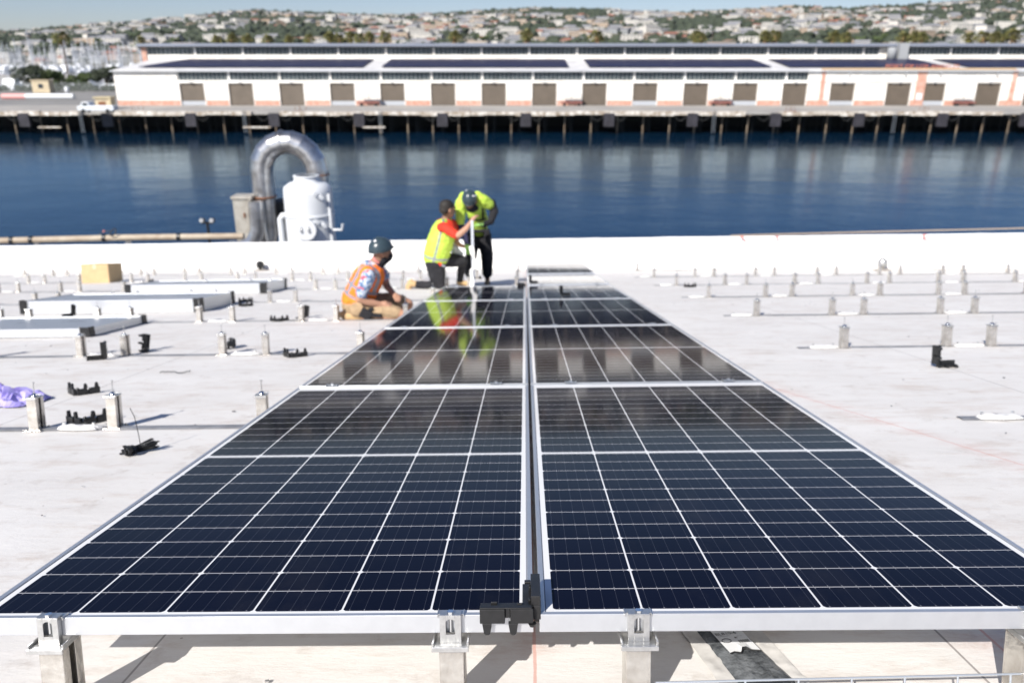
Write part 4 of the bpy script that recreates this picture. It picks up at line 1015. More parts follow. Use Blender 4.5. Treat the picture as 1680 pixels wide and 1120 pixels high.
def stack_guard():
    b = MB(); L = .082
    for T in (Matrix(), Matrix(((0,-1,0,0),(1,0,0,0),(0,0,1,0),(0,0,0,1)))):
        s = -1 if T == Matrix() else 1
        x0, x1 = (-L, .008) if s == -1 else (0.0, L)
        y0, y1 = (-.008, -.001) if s == -1 else (-.008, -.001)
        b.box(x0, x1, y0, y1, -.036, .0015, 0, T)
        for q in range(4): xx = x0 + .004 + q*(x1-x0-.02)/3; b.box(xx, xx+.011, y0-.001, y1+.0005, .0016, .012, 0, T)
        b.box(x0, x1, y1+.0002, .018, .001, .003, 0, T)
        for z in (-.030,-.018,-.006): b.box(x0+.002, x1-.002, y0-.003, y0-.0002, z-.002, z+.001, 0, T)
    return b.mesh('corner_guard', 'black')
fp = make_flipped(); gm = stack_guard(); uf = False
lvl = ['bottom', 'second', 'third', 'fourth', 'fifth']
for (x, y, rz, cnt, nm) in ((-3.93, 5.50, .0, 2, 'nearest'), (-3.80, 7.62, .0, 4, 'middle'), (-3.93, 10.3, .0, 4, 'farthest')):
    for k in range(cnt):
        z = ZR + .042 + k*.0378; jx = rp.uniform(-.004,.004)
        m = rloc(x+jx, y, z, rz+rp.uniform(-.002,.002)); lab = '%s panel of the %s stack of face down panels at the left' % ('top' if k == cnt-1 else lvl[k], nm)
        if not uf: fp.matrix_world = m; fp['label'] = lab; fp['group'] = 'stacked panels at the left'; uf = True
        else: copy_tree(fp, m, lab, 'stacked panels at the left')
        for (cx, cy, cr, cn) in ((0,0,0,'front right'), (0,1.06,PI/2,'back right'), (-2.12,0,-PI/2,'front left')):
            o = bpy.data.objects.new('corner_guard', gm); C.objects.link(o); o.matrix_world = m @ Matrix.Translation((cx,cy,0)) @ Matrix.Rotation(cr, 4, 'Z')
            tag(o, 'black plastic guard on the %s corner of the %s panel in the %s stack' % (cn, 'top' if k == cnt-1 else lvl[k], nm), 'corner guard', 'corner guards of the panel stacks')

# ---------------------------------------------------------------- loose things on the roof
t = thing('cardboard_box', 'closed cardboard box standing by the parapet at the left', 'box', rloc(-8.30, 13.55, ZR, -.02))
b = MB(); b.box(-.27, .27, 0, .5, .001, .36); b.build('carton', 'card', t, .004)
b = MB(); b.box(-.03, .03, -.002, .502, .361, .3625); b.box(-.03,.03,-.003,-.0005,.27,.3595); b.build('tape', 'tape', t)
b = MB(); b.box(-.275, -.035, -.003, .503, .3605, .364); b.box(.035, .275, -.003, .503, .3605, .3635); b.build('flap', 'card', t)
def ribbon(px, py, h, lab, seed):
    r = random.Random(seed); p = on_plane(px, 443); b = MB(); n = 0
    for k in range(3):
        q = Vector((0, 0, 0)); pts = [q.copy()]
        for i in range(6): q = q + Vector((r.uniform(-.07,.11)*(1 if k else -.6), r.uniform(-.012,.004), -r.uniform(.02,.09) if i else -.01)); pts.append(q.copy())
        b.tube(pts, [.006]*7, 4, smooth=False)
    b.tube([(-.03,0,0),(0,-.01,.02),(.03,0,0)], .014, 6)
    o = b.build('marker_ribbon', 'ribbon'); o.matrix_world = rloc(p.x, parapet_y(p.x) - .03 + .14*0, ZR + h); tag(o, lab, 'ribbon')
ribbon(150, 408, .46, 'frayed pink ribbon on the parapet above the cardboard box', 3)
ribbon(1272, 395, .66, 'pink ribbon tied over the parapet edge right of the panels', 5)
ribbon(1215, 395, .67, 'small pink ribbon on the parapet, left one of the pair right of the panels', 8)
ribbon(1512, 393, .66, 'long pink ribbon hanging down the parapet at the far right', 9)
b = MB(); p0 = on_plane(1200, 443); pts = []
for i in range(25):
    x = p0.x + (X1-.3-p0.x)*i/24; pts.append((x, parapet_y(x)+.12+.15*math.sin(i/24*PI)*.3, ZR+.70+.085*(i/24)**.9))
b.tube(pts, .013, 6); o = b.build('safety_rope', 'rope'); o.matrix_world = ROOF; tag(o, 'thin tan rope running along the top of the parapet at the right', 'rope')
b = MB(); b.box(-.09,.09,-.06,.06,0,.02); b.tube([(0,0,.02),(0,0,.07)], .03, 10); b.lathe([(.0,.2),(.055,.19),(.075,.14),(.07,.08),(.03,.07),(0,.07)], 14)
def vent(px, lab, m):
    p = on_plane(px, 446); t = thing('roof_drain_vent', lab, 'vent', rloc(p.x, parapet_y(p.x)-.16, ZR))
    q = MB(); q.lathe([(0,.03),(.14,.028),(.16,.004),(.16,0)], 18); q.build('base_ring', 'grime_shade', t)
    q = MB(); q.lathe([(0,.24),(.05,.235),(.085,.19),(.09,.09),(.05,.07),(.05,.02)], 14)
    for k in range(8): a = k*PI/4; q.box(math.cos(a)*.09-.006, math.cos(a)*.09+.006, math.sin(a)*.09-.006, math.sin(a)*.09+.006, .04, .2)
    q.build('dome', m, t)
vent(415, 'dark roof drain dome at the foot of the parapet below the steel duct', 'black'); vent(1467, 'pale roof drain dome at the foot of the parapet at the right', 'steel')
# purple plastic film
rnp = random.Random(6); b = MB(); nxp, nyp = 40, 16; vs = []
for j in range(nyp+1):
    for i in range(nxp+1):
        u, v = i/nxp, j/nyp; e = math.sin(PI*u)**.4*math.sin(PI*v)**.5 if 0 < u < 1 and 0 < v < 1 else 0
        P = Vector((u*7, v*4, 2)); vs.append((u*.95-.5+.05*noise.noise(P+Vector((0,0,9))), (v-.5)*.30+.08*noise.noise(Vector((u*3,0,4)))+.05*noise.noise(P*1.7), .004+e*max(0,(.055+.075*noise.noise(P*1.9)+.04*noise.noise(P*4.1)))))
b.add(vs, [(j*(nxp+1)+i, j*(nxp+1)+i+1, (j+1)*(nxp+1)+i+1, (j+1)*(nxp+1)+i) for j in range(nyp) for i in range(nxp)], 0, False)
o = b.build('plastic_film', 'purple'); o.matrix_world = rloc(-3.02, 2.80, ZR+.002, -.12, Matrix.Diagonal((.75,.8,1.1,1))); tag(o, 'crumpled purple plastic film behind the nearest left post', 'plastic film')
# zip ties
t = thing('cable_tie_bundle', 'bundle of black cable ties lying right of the nearest left posts', 'cable ties', rloc(-1.62, 1.75, ZR+.004, .9)); b = MB(); rz_ = random.Random(8)
for k in range(46):
    a = rz_.gauss(0,.22); z = rz_.uniform(.002,.034); y0 = rz_.gauss(0,.012); L_ = rz_.uniform(.065,.095)
    b.tube([(-.050+rz_.uniform(-.008,.008), y0*1.4, z), (-.02, y0*.4, z*.8+.004), (-.02+L_*math.cos(a), y0*.4+L_*math.sin(a)*.75, z+.012*rz_.random())], [.0028,.0024,.0018], 4, smooth=False)
    b.box(-.062+rz_.uniform(-.010,.008), -.050, y0*1.5-.004, y0*1.5+.004, z-.002, z+.005)
b.build('tie_strands', 'black', t)
b = MB(); b.tube([(0.0,.0,.02),(-.004,.004,.08),(-.01,.012,.15),(-.022,.02,.19)], .0016, 5); b.build('upright_tie', 'black', t)
b = MB(); b.tube([(-.03,-.02,.004),(-.03,-.014,.034),(-.03,.014,.034),(-.03,.02,.004)], .004, 6); b.build('band', 'black', t)

# cable tray in the shade at the lower right
t = thing('wire_cable_tray', 'galvanised wire cable tray crossing the roof at the lower right', 'cable tray', rloc(0, 0, 0))
P0 = on_plane(1120, 1118, -.12); P1 = on_plane(1690, 1104, -.12); dxy = (P1-P0).normalized(); back = Vector((-dxy.y, dxy.x, 0))
a0 = P0 - dxy*.05; a1 = P1 + dxy*.9; LN = (a1-a0).length; 
b = MB()
for off, z in ((0,0),(0,-.035),(-.05,-.068),(-.10,-.068),(-.15,-.035),(-.15,0)): b.tube([a0+back*off+Vector((0,0,z)), a1+back*off+Vector((0,0,z))], .0021, 7)
b.build('long_wires', 'wire', t)
b = MB(); s = .067
while s < LN:
    p = a0+dxy*s; zz = Vector((0,0,1)); b.tube([p, p-zz*.067+back*-.003, p-back*.147-zz*.067, p-back*.15], .0021, 6); s += .098
b.build('cross_wires', 'wire', t)
# packet of parts in a clear bag
pk0, pk1 = on_plane(1195, 1030), on_plane(1235, 1125); 
t = thing('parts_bag', 'dark plastic bag of parts with a white printed label under the front panel edge', 'bag', rloc(.43, .17, ZR+.004, .22))
b = MB(); n1, n2 = 24, 40; vs = []
for j in range(n2+1):
    for i in range(n1+1):
        u, v = i/n1*2-1, j/n2*2-1; e = max(0,(1-u**4)*(1-v**6)); 
        vs.append((u*.052*(1-.12*v), v*.17, .001+e*(.010+.004*noise.noise(Vector((u*3,v*7,1)))+.0035*noise.noise(Vector((u*8,v*14,4))))))
b.add(vs, [(j*(n1+1)+i, j*(n1+1)+i+1, (j+1)*(n1+1)+i+1, (j+1)*(n1+1)+i) for j in range(n2) for i in range(n1)], 0, True); b.build('contents', 'bag', t)
b = MB(); vs = []
for j in range(n2+1):
    for i in range(n1+1):
        u, v = i/n1*2-1, j/n2*2-1; vs.append((u*.088+.01*v, v*.18-.01, .0008+.006*max(0, noise.noise(Vector((u*4,v*6,8))))*(1 if abs(u) > .55 else 0)))
b.add(vs, [(j*(n1+1)+i, j*(n1+1)+i+1, (j+1)*(n1+1)+i+1, (j+1)*(n1+1)+i) for j in range(n2) for i in range(n1)], 0, True); b.build('bag_film', 'bagclear', t)
b = MB(); vs = []; fs = []
lab_e = [(-.033,.0),(-.022,.004),(-.010,-.002),(-.002,.010),(.008,.011),(.018,.002),(.034,-.004)]
for i, (x, dy) in enumerate(lab_e): vs += [(x, .020+dy-.012, .0178+.004*(i in (3,4))), (x, .040, .0172), (x, .12, .0170)]
for i in range(len(lab_e)-1): fs += [(i*3, (i+1)*3, (i+1)*3+1, i*3+1), (i*3+1, (i+1)*3+1, (i+1)*3+2, i*3+2)]
b.add(vs, fs); lb = b.build('label', 'label', t); lb.location = (0, -.030, .0005)
tx = text_mesh('BL810-6', .0145, 'ink', 'print', lb, 0, 'LEFT'); tx.location = (-.031, .078, .0178)
for (s_, body, x, y) in ((.0036,'STAINLESS CLIPS', -.029, .072), (.0044,'No. 24', .004, .082), (.004,'LOT 18', .010, .066)):
    q = text_mesh(body, s_, 'ink', 'small_print', lb, 0, 'LEFT'); q.location = (x, y, .0178)
q = MB()
for k in range(13):
    x = .006+k*.0018; q.add([(x,.040,.0179),(x+.0006+.0006*(k%3==0),.040,.0179),(x+.0006+.0006*(k%3==0),.052,.0179),(x,.052,.0179)], [(0,1,2,3)])
q.build('bar_marks', 'ink', lb)
q = MB(); q.tube([( -.018+.010*math.cos(2*PI*k/20), .055+.008*math.sin(2*PI*k/20), .0178) for k in range(21)], .0008, 4); q.add([(.004,.060,.0179),(.011,.060,.0179),(.0055,.067,.0179)], [(0,1,2)]); q.build('round_mark', 'ink', lb)
q = MB(); q.tube([(x, .020+dy-.0125, .0172) for x, dy in lab_e], .0016, 5); q.build('label_edge', 'ink', lb)

# ---------------------------------------------------------------- scrubber plant beyond the parapet
def plant_at(px, py, Y=26.0): return at_dist(px, py, Y)
PY = 26.0
t = thing('white_tank', 'tall white scrubber tank with a round hatch beyond the parapet', 'tank', Matrix.Translation((plant_at(508, 350).x, PY, 4.0)))
ztop = plant_at(505, 300).z - 4.0; r = (plant_at(549, 370).x - plant_at(471, 370).x)/2
b = MB(); b.lathe([(r*1.02,0),(r*1.0,ztop-1.35),(r*.985,ztop-.30),(r*.95,ztop-.12),(r*.75,ztop+.0),(.42,ztop+.06),(.40,ztop+.2)], 48); b.build('shell', 'tank', t)
b = MB(); b.lathe([(r*1.005,ztop-1.06),(r*1.035,ztop-1.05),(r*1.035,ztop-.98),(r*1.0,ztop-.97)], 48); b.build('band', 'tank', t)
b = MB(); b.lathe([(.36,ztop+.2),(.43,ztop+.2),(.43,ztop+.25),(.36,ztop+.25)], 30); b.build('mouth_flange', 'tank', t); b = MB(); b.lathe([(0,ztop+.12),(.38,ztop+.12)], 30); b.build('mouth_shade_disc', 'soffit', t)  # dark disc stands in for the shade inside the mouth
hz = plant_at(518, 368).z-4.0; hx = plant_at(511, 368).x - plant_at(508, 350).x
b = MB(); b.tube([(hx,-r*.8,hz),(hx,-r*1.10,hz)], .36, 32, smooth=False); hh = b.build('hatch', 'tank', t, .01)
for sx in (-.12, .13): b = MB(); b.tube([(hx+sx,-r*1.10,hz+.09),(hx+sx,-r*1.10-.07,hz+.05),(hx+sx,-r*1.10-.07,hz-.05),(hx+sx,-r*1.10,hz-.09)], .022, 6); b.build('hatch_handle', 'steel', hh)
for (px, py) in ((526,312),(536,318),(529,357),(541,363)):
    p = plant_at(px, py); b = MB(); b.tube([(p.x-t.location.x-.15, -r*.55, p.z-4),(p.x-t.location.x, -r*.95, p.z-4)], .075, 12); b.build('nozzle', 'tank', t)
xx = plant_at(545, 340).x - t.location.x
b = MB(); b.tube([(xx,-.35,0),(xx,-.35,ztop-.3)], .055, 8); b.tube([(xx,-.35,ztop-1.5),(xx+.35,-.35,ztop-1.5),(xx+.38,-.35,ztop-1.3)], .045, 8); b.build('side_pipe', 'tank', t)
b = MB(); b.lathe([(0,-.09),(.09,0),(0,.09)], 10, 0, (xx+.33,-.35,ztop-2.0)); b.tube([(xx,-.35,ztop-1.9),(xx+.3,-.35,ztop-1.9)], .03, 6); b.build('valve', 'black', t)
xx2 = plant_at(462, 352).x - t.location.x; zz2 = plant_at(462, 352).z-4
b = MB(); b.tube([(xx2,-.2,0),(xx2,-.2,zz2-.1),(xx2+.08,-.2,zz2),(xx2+.3,-.1,zz2)], .1, 10); b.build('left_pipe', 'tank', t)
# inverted U duct
t = thing('steel_duct', 'large dull steel duct bent over in an inverted U beside the white tank', 'duct', Matrix.Translation((plant_at(427,330).x, PY+.9, 4.0)))
DY = PY+.9; sc = lambda px, py: (plant_at(px, py, DY).x - t.location.x, plant_at(px, py, DY).z-4.0)
cl, cr_ = sc(428, 270), sc(519, 270); rad = (cr_[0]-cl[0])/2; cxm = (cl[0]+cr_[0])/2; zc = sc(470, 281)[1]
rd_ = .38
pts = [(cl[0]+.02, 0, sc(428, 322)[1])] ; 
b = MB(); arc = []
segs = 9
for k in range(segs+1): a = PI - PI*k/segs; arc.append(Vector((cxm+rad*math.cos(a), 0, zc+rad*math.sin(a)*1.03)))
path = [Vector((cl[0],0,sc(428,322)[1]))] + arc + [Vector((cr_[0],0,sc(519,300)[1]))]
def duct(b, path, r):                        # mitred gores: flat shaded rings so each segment reads
    t_ = MB(); t_.tube(path, r, 28, caps=False)
    for i in range(len(path)-1):            # every gore keeps its own edge
        b.add(t_.v[i*28:(i+2)*28], [(k, (k+1)%28, 28+(k+1)%28, 28+k) for k in range(28)], 0, True)
duct(b, path[:6], rd_); b.build('left_bend', 'duct', t)
b = MB(); duct(b, path[5:], rd_*.985); b.build('right_bend', 'duct', t)
for i in range(1, len(path)-1):
    b = MB(); d = (path[i+1]-path[i-1]).normalized(); b.tube([path[i]-d*.02, path[i]+d*.02], rd_*1.025, 28); b.build('seam_ring', 'duct', t)
b = MB(); q = path[5]; b.tube([q+Vector((-.03,0,0)), q+Vector((.03,0,0))], rd_*1.09, 28); b.build('flange', 'rust' if 0 else 'duct', t)
for pxx, z in ((cl[0], sc(428,322)[1]), (cr_[0], sc(519,286)[1])):
    b = MB(); b.tube([(pxx,0,z-.02),(pxx,0,z+.02)], rd_*1.09, 28); b.build('flange', 'rust', t)
zl = sc(428,322)[1]-.06
b = MB(); b.tube([(cl[0],0,zl),(cl[0]+.02,0,zl-1.2),(cl[0]-.1,-.05,zl-1.8)], [rd_*.96,rd_*.9,rd_*.8], 28); b.build('lower_duct', 'duct', t)
b = MB(); zg = sc(400,385)[1]; b.tube([(cl[0]-.12,-.5,zl+.0),(cl[0]-.14,-.5,zl-1.0),(cl[0]-.35,-.5,zl-1.45),(cl[0]-.9,-.5,zl-1.7),(cl[0]-2.2,-.5,zl-1.75)], [.30,.32,.34,.32,.26], 24); b.build('side_elbow', 'duct', t)
b = MB(); b.tube([(cl[0]-.02,-.6,zl),(cl[0]+.35,-.75,zl-2.6)], .06, 8); b.tube([(cl[0]+.55,.3,zl-.6),(cl[0]+.6,.3,-zl*0-0)], .07, 8); b.tube([(cl[0]+.3,0,-4+4),(cl[0]+.3,0,zl-2)], .25, 12); b.build('brace', 'steel', t)
x0b, x1b = sc(381,340)[0], sc(408,340)[0]
t2 = thing('metal_cabinet', 'weathered metal cabinet hanging left of the steel duct', 'cabinet', Matrix.Translation((plant_at(394,350).x, PY+.3, 4.0)))
zt_, zb_ = plant_at(394,325).z-4, plant_at(394,382).z-4
b = MB(); b.box(-.32, .30, 0, .6, 0, zt_-.1); b.build('body', 'ductbox', t2, .02); b = MB(); b.box(-.36, .34, -.04, .64, zt_-.099, zt_); b.build('lid', 'ductbox', t2, .01)
b = MB(); b.box(.02, .06, -.05, -.001, zt_-.7, zt_-.55); b.build('latch', 'rust', t2)
t3 = thing('dark_machinery', 'dark pipework between the steel duct and the white tank', 'machinery', Matrix.Translation((plant_at(455,355).x, PY+1.2, 4.0)))
zm = plant_at(455,342).z-4; b = MB(); b.box(-.55,.5,0,.8,zm-.75,zm); b.build('housing', 'soffit', t3, .03); b = MB(); b.tube([(-.1,.2,0),(-.1,.2,zm-.76)], .12, 10); b.tube([(.35,.2,0),(.35,.2,zm-.76)], .12, 10); b.build('leg', 'soffit', t3)
# horizontal beige pipe along the outside of the parapet
t = thing('beige_pipe', 'long beige pipe lying along the outside of the parapet at the left', 'pipe', Matrix())
pa_ = [at_dist(px, py, 21.5) for px, py in ((-260,399),(0,395),(200,390),(400,387.5))]
b = MB(); b.tube(pa_, .09, 14); b.build('pipe_run', 'pipe', t)
for px, py in ((20,394.5),(52,393.5),(172,390.6),(294,388.6)):
    p = at_dist(px, py, 21.5); q = MB(); q.tube([p+Vector((-.05,0,0)), p+Vector((.05,0,0))], .11, 14); q.build('strap', 'black', t)
for px in (-200, 60, 210, 380):
    p = at_dist(px, 395, 21.5); q = MB(); q.box(p.x-.06,p.x+.06,21.45,21.55,4,p.z); q.build('support', 'steel', t)
t = thing('floodlights', 'pair of small floodlights on a short post above the parapet', 'floodlight', Matrix.Translation((at_dist(342,380,21.6).x, 21.6, 0)))
zf = at_dist(342, 364, 21.6).z; b = MB(); b.tube([(0,0,4),(0,0,zf)], .04, 8); b.box(-.16,.16,-.03,.03,zf-.05,zf); b.build('post', 'black', t)
for sx in (-.14,.14): b = MB(); b.tube([(sx,.05,zf+.03),(sx*1.0,-.06,zf+.05)], [.05,.06], 12, 0); b.tube([(sx,.06,zf+.03),(sx,.14,zf+.02)], [.07,.05], 12, 1); b.build('lamp_head', ['hg','black'], t); 
t = thing('cable_coil', 'dark cable coil with a pink tie sitting on the beige pipe', 'cable coil', Matrix.Translation((at_dist(186,384,21.4).x, 21.4, at_dist(186,381,21.4).z)))
b = MB(); b.tube([(.09*math.cos(k*.6), .05*math.sin(k*.6), .09*math.sin(k*.6+.5)) for k in range(34)], .016, 5); b.build('coil', 'black', t)
b = MB(); b.tube([(-.08,0,.02),(-.25,0,.03),(-.4,0,-.05)], .012, 5); b.tube([(-.24,0,.05),(-.26,0,.01)], .03, 6, 1); b.build('tail', ['black','ribbon'], t)
b = MB(); b.tube([(plant_at(380,385).x-4.5, 22, plant_at(300,384).z),(plant_at(380,385).x, 22, plant_at(330,379).z)], .03, 6)

# slack black cables and offcuts by the posts
for i, (px, py, rz, lab) in enumerate(((262,612,.3,'short slack black cable lying right of the second nearest left post'),(118,700,.1,'black cable snaking over the white patch between the nearest left posts'),(1545,700,.2,''),(470,527,1.0,'short black cable by the third row of posts on the left'))):
    if not lab: continue
    p = on_plane(px, py); r_ = random.Random(40+i); q = Vector((0,0,0)); pts = [q.copy()]; a = 0
    for k in range(14): a += r_.uniform(-.7,.7); q = q + Vector((math.cos(a)*.018, math.sin(a)*.018, 0)); pts.append(q + Vector((0,0,.004+.006*r_.random())))
    b = MB(); b.tube(pts, .0028, 6); o = b.build('loose_cable', 'black'); o.matrix_world = rloc(p.x, p.y, ZR+.016 if i == 1 else ZR+.003, rz); tag(o, lab, 'cable')
b = MB(); r_ = random.Random(77)
for k in range(420):
    x, y = r_.uniform(-6, 6.5), r_.uniform(.0, 9)
    s = r_.uniform(.0012,.0035); a = r_.uniform(0, 3)
    T = Matrix.Translation((x, y, ZR+.004+s*.5)) @ Matrix.Rotation(a, 4, 'Z'); b.box(-s*r_.uniform(1,4), s, -s, s, -s*.5, s*.5, r_.randrange(2), T)
o = b.build('roof_debris', ['soffit','steel']); o.matrix_world = ROOF; tag(o, 'tiny metal shavings and grit scattered over the roof', 'debris', kind='stuff')

# ---------------------------------------------------------------- people: one continuous skin per body
def seg_dist(p, a, b):
    ab = b-a; t = max(0, min(1, (p-a).dot(ab)/max(1e-9, ab.length_squared))); return (p-(a+ab*t)).length, t
class Fig:
    def __init__(s): s.pr = []
    def cap(s, a, b, ra, rb, m, flat=1.0): s.pr.append(('c', Vector(a), Vector(b), ra, rb, m, flat)); return s
    def ell(s, c, r, m, rot=None): s.pr.append(('e', Vector(c), Vector(r), rot or Matrix.Identity(3), 0, m, 1)); return s
    def chain(s, pts, rs, m):
        for i in range(len(pts)-1): s.cap(pts[i], pts[i+1], rs[i], rs[i+1], m)
        return s
    def hand(s, w, d, up, m, curl=.5, r=1.0):
        # palm from the wrist along d; four unequal curled fingers and a thumb from the side of the palm
        w = Vector(w); d = Vector(d).normalized(); up = Vector(up); side = d.cross(up).normalized(); up = side.cross(d).normalized()
        s.cap(w, w+d*.045, .026, .034, m); s.cap(w+d*.045-side*.02, w+d*.075-side*.024, .019, .016, m); s.cap(w+d*.045+side*.02, w+d*.075+side*.022, .019, .016, m)
        for k, L in enumerate((.066,.078,.073,.056)):
            p = w+d*.082+side*(-.030+.020*k); q = p; a = 0
            for j, f in enumerate((.42,.32,.26)):
                a += curl*(.5+.35*j); q2 = q + (d*math.cos(a) - up*math.sin(a))*L*f; s.cap(q, q2, .0095-.001*j, .0085-.001*j, m); q = q2
        p = w+d*.025-side*.028; q = p + (d*.7-side*.7-up*.1).normalized()*.036; s.cap(p, q, .013, .011, m); s.cap(q, q+(d*.95-side*.1-up*.4).normalized()*.03, .0105, .009, m)
        return s
    def head(s, c, face, m, hairm=None, k=1.0):
        c = Vector(c); f = Vector(face).normalized(); up = Vector((0,0,1)); up = (up - f*up.dot(f)).normalized(); sd = f.cross(up)
        R = Matrix((sd, f, up)).transposed()
        E = lambda o, r, mm=m: s.ell(c + R @ (Vector(o)*k), Vector(r)*k, mm, R)
        E((0,-.005,.02), (.076,.094,.088)); E((0,.035,-.045), (.056,.058,.058)); E((0,.062,-.080), (.028,.026,.022))
        s.cap(c+R@Vector((0,.090,.012))*k, c+R@Vector((0,.112,-.022))*k, .010*k, .015*k, m)
        E((0,.082,-.052), (.024,.012,.008), 'lips'); E((0,.082,.030), (.055,.016,.012))
        for sg in (-1,1):
            E((sg*.079,-.012,-.008), (.010,.018,.030)); E((sg*.031,.080,.010), (.013,.010,.008), 'eye')
        if hairm: E((0,-.022,.042), (.084,.090,.078), hairm); E((0,-.05,-.01), (.070,.058,.06), hairm)
        return s
    def sdf(s, p):
        best = 1e9; bm_ = None
        for k, a, b, ra, rb, m, fl in s.pr:
            if k == 'c': d, t = seg_dist(p, a, b); d -= ra+(rb-ra)*t
            else:
                q = rb and 0; v = ra.transposed() @ (p-a) if isinstance(ra, Matrix) else p-a; rr = b
                l = Vector((v.x/rr.x, v.y/rr.y, v.z/rr.z)).length; d = (l-1)*min(rr)
            if d < best: best = d; bm_ = m
        return bm_, best
    def build(s, name, parent, mats, voxel=.011, smooth=3, post=None):
        b = MB()
        for k, a, c, ra, rb, m, fl in s.pr:
            if k == 'c':
                d = c-a; L = d.length; t = d.normalized() if L > 1e-6 else Vector((0,0,1))
                pts = []; rs = []
                for i in range(5): ang = PI/2*i/4.4; pts.append(a - t*ra*math.cos(ang)); rs.append(max(.001, ra*math.sin(ang)) if i else ra*.08)
                pts.append(a); rs.append(ra); pts.append(c); rs.append(rb)
                for i in range(4, -1, -1): ang = PI/2*i/4.4; pts.append(c + t*rb*math.cos(ang)); rs.append(max(.001, rb*math.sin(ang)) if i else rb*.08)
                b.tube(pts, rs, 14)
            else:
                bm = bmesh.new(); bmesh.ops.create_icosphere(bm, subdivisions=3, radius=1)
                vs = [a + ra @ Vector((v.co.x*c.x, v.co.y*c.y, v.co.z*c.z)) for v in bm.verts]
                b.add(vs, [[v.index for v in f.verts] for f in bm.faces]); bm.free()
        me = bpy.data.meshes.new('raw'); me.from_pydata(b.v, [], b.f); me.update()
        o = bpy.data.objects.new('raw', me); C.objects.link(o)
        r = o.modifiers.new('r', 'REMESH'); r.mode = 'VOXEL'; r.voxel_size = voxel
        sm = o.modifiers.new('s', 'SMOOTH'); sm.iterations = smooth; sm.factor = .5
        bpy.context.view_layer.update()
        me2 = bpy.data.meshes.new_from_object(o.evaluated_get(bpy.context.evaluated_depsgraph_get()))
        bpy.data.objects.remove(o)
        names = [m if m != 'lips' else 'skin2' for m in mats]
        me2.materials.clear()
        for m in names: me2.materials.append(M['hair' if m == 'eye' else m])
        idx = []; 
        for p in me2.polygons:
            mm, _ = s.sdf(p.center)
            if post: mm = post(p.center, mm) or mm
            idx.append(mats.index(mm) if mm in mats else 0)
        me2.polygons.foreach_set('material_index', idx); me2.polygons.foreach_set('use_smooth', [True]*len(idx))
        cloth = {'khaki','floral','blackcloth','lime','red','navycloth','orange','reflective'}; cv = set()
        for p, i in zip(me2.polygons, idx):
            if mats[i] in cloth: cv.update(p.vertices)
        nr = {i: me2.vertices[i].normal.copy() for i in cv}
        for i in cv:
            v = me2.vertices[i]; q = v.co
            d = .0075*noise.noise(Vector((q.x*17, q.y*17, q.z*26))) + .005*abs(noise.noise(Vector((q.x*34+5, q.y*34, q.z*50)))) 
            v.co = q + nr[i]*d
        me2.name = name; ob = bpy.data.objects.new(name, me2); C.objects.link(ob)
        if parent: ob.parent = parent
        return ob
def helmet(parent, c, face, up, k=1.0, highlights=True):
    c = Vector(c); up = Vector(up).normalized(); f = Vector(face); f = (f-up*f.dot(up)).normalized(); sd = f.cross(up); R = Matrix((sd, f, up)).transposed()
    b = MB(); n = 28; vs = []; prof = []
    for i in range(9): a = PI/2*i/8*1.06; prof.append((math.sin(a), math.cos(a)))
    for r, z in prof:
        for q in range(n):
            a = 2*PI*q/n; vs.append(c + R @ Vector((.108*k*r*math.cos(a), .128*k*r*math.sin(a), .124*k*z+.010)))
    m0 = len(prof); fs = [(i*n+q, i*n+(q+1)%n, (i+1)*n+(q+1)%n, (i+1)*n+q) for i in range(m0-1) for q in range(n)]
    b.add(vs, fs, 0, True)
    brim = []
    for ring in (0, 1):
        for q in range(n):
            a = 2*PI*q/n; ext = (.006+.014*max(0, math.sin(a))**3)*ring
            brim.append(c + R @ Vector(((.108*k+ext*.6)*math.cos(a), (.128*k+ext)*math.sin(a), .008-.006*ring)))
    b.add(brim, [(q, (q+1)%n, n+(q+1)%n, n+q) for q in range(n)], 0, True)
    for q in (-1, 0, 1): b.tube([c+R@Vector((q*.03, -.10*k, .07)), c+R@Vector((q*.028, 0, .134*k)), c+R@Vector((q*.03,.10*k,.08))], .006, 6)
    h = b.build('helmet', 'helmet', parent); sld = h.modifiers.new('s', 'SOLIDIFY'); sld.thickness = .004
    if highlights:  # white discs stand in for highlights on the helmet shell
        b = MB()
        for (ax, el) in ((2.6,.9),(2.95,.62),(3.3,.35),(-.9,1.0)):
            d = Vector((math.cos(ax)*math.cos(el), math.sin(ax)*math.cos(el), math.sin(el))); p = c + R @ Vector((d.x*.111*k, d.y*.131*k, d.z*.127*k+.010)); nn = (R @ d).normalized()
            b.tube([p-nn*.002, p+nn*.003], .014, 10)
        b.build('highlight_disc', 'highlight_disc', h)
    return h
def ground(x, y): return 0.0
def person(px, py, lab):
    p = ROOF @ on_plane(px, py); return thing('person', lab, 'person', Matrix.Translation(p))
SLOPE = (ROOF.to_3x3() @ Vector((0,1,0))).z/(ROOF.to_3x3() @ Vector((0,1,0))).y
def stripes(planes):                          # reflective bands across a vest: (normal, offset, half width, test)
    def f(c, mm):
        for n, o, h, test in planes:
            if abs(Vector(n).dot(c)-o) < h and (test is None or test(c)): return 'reflective'
        return None
    return f

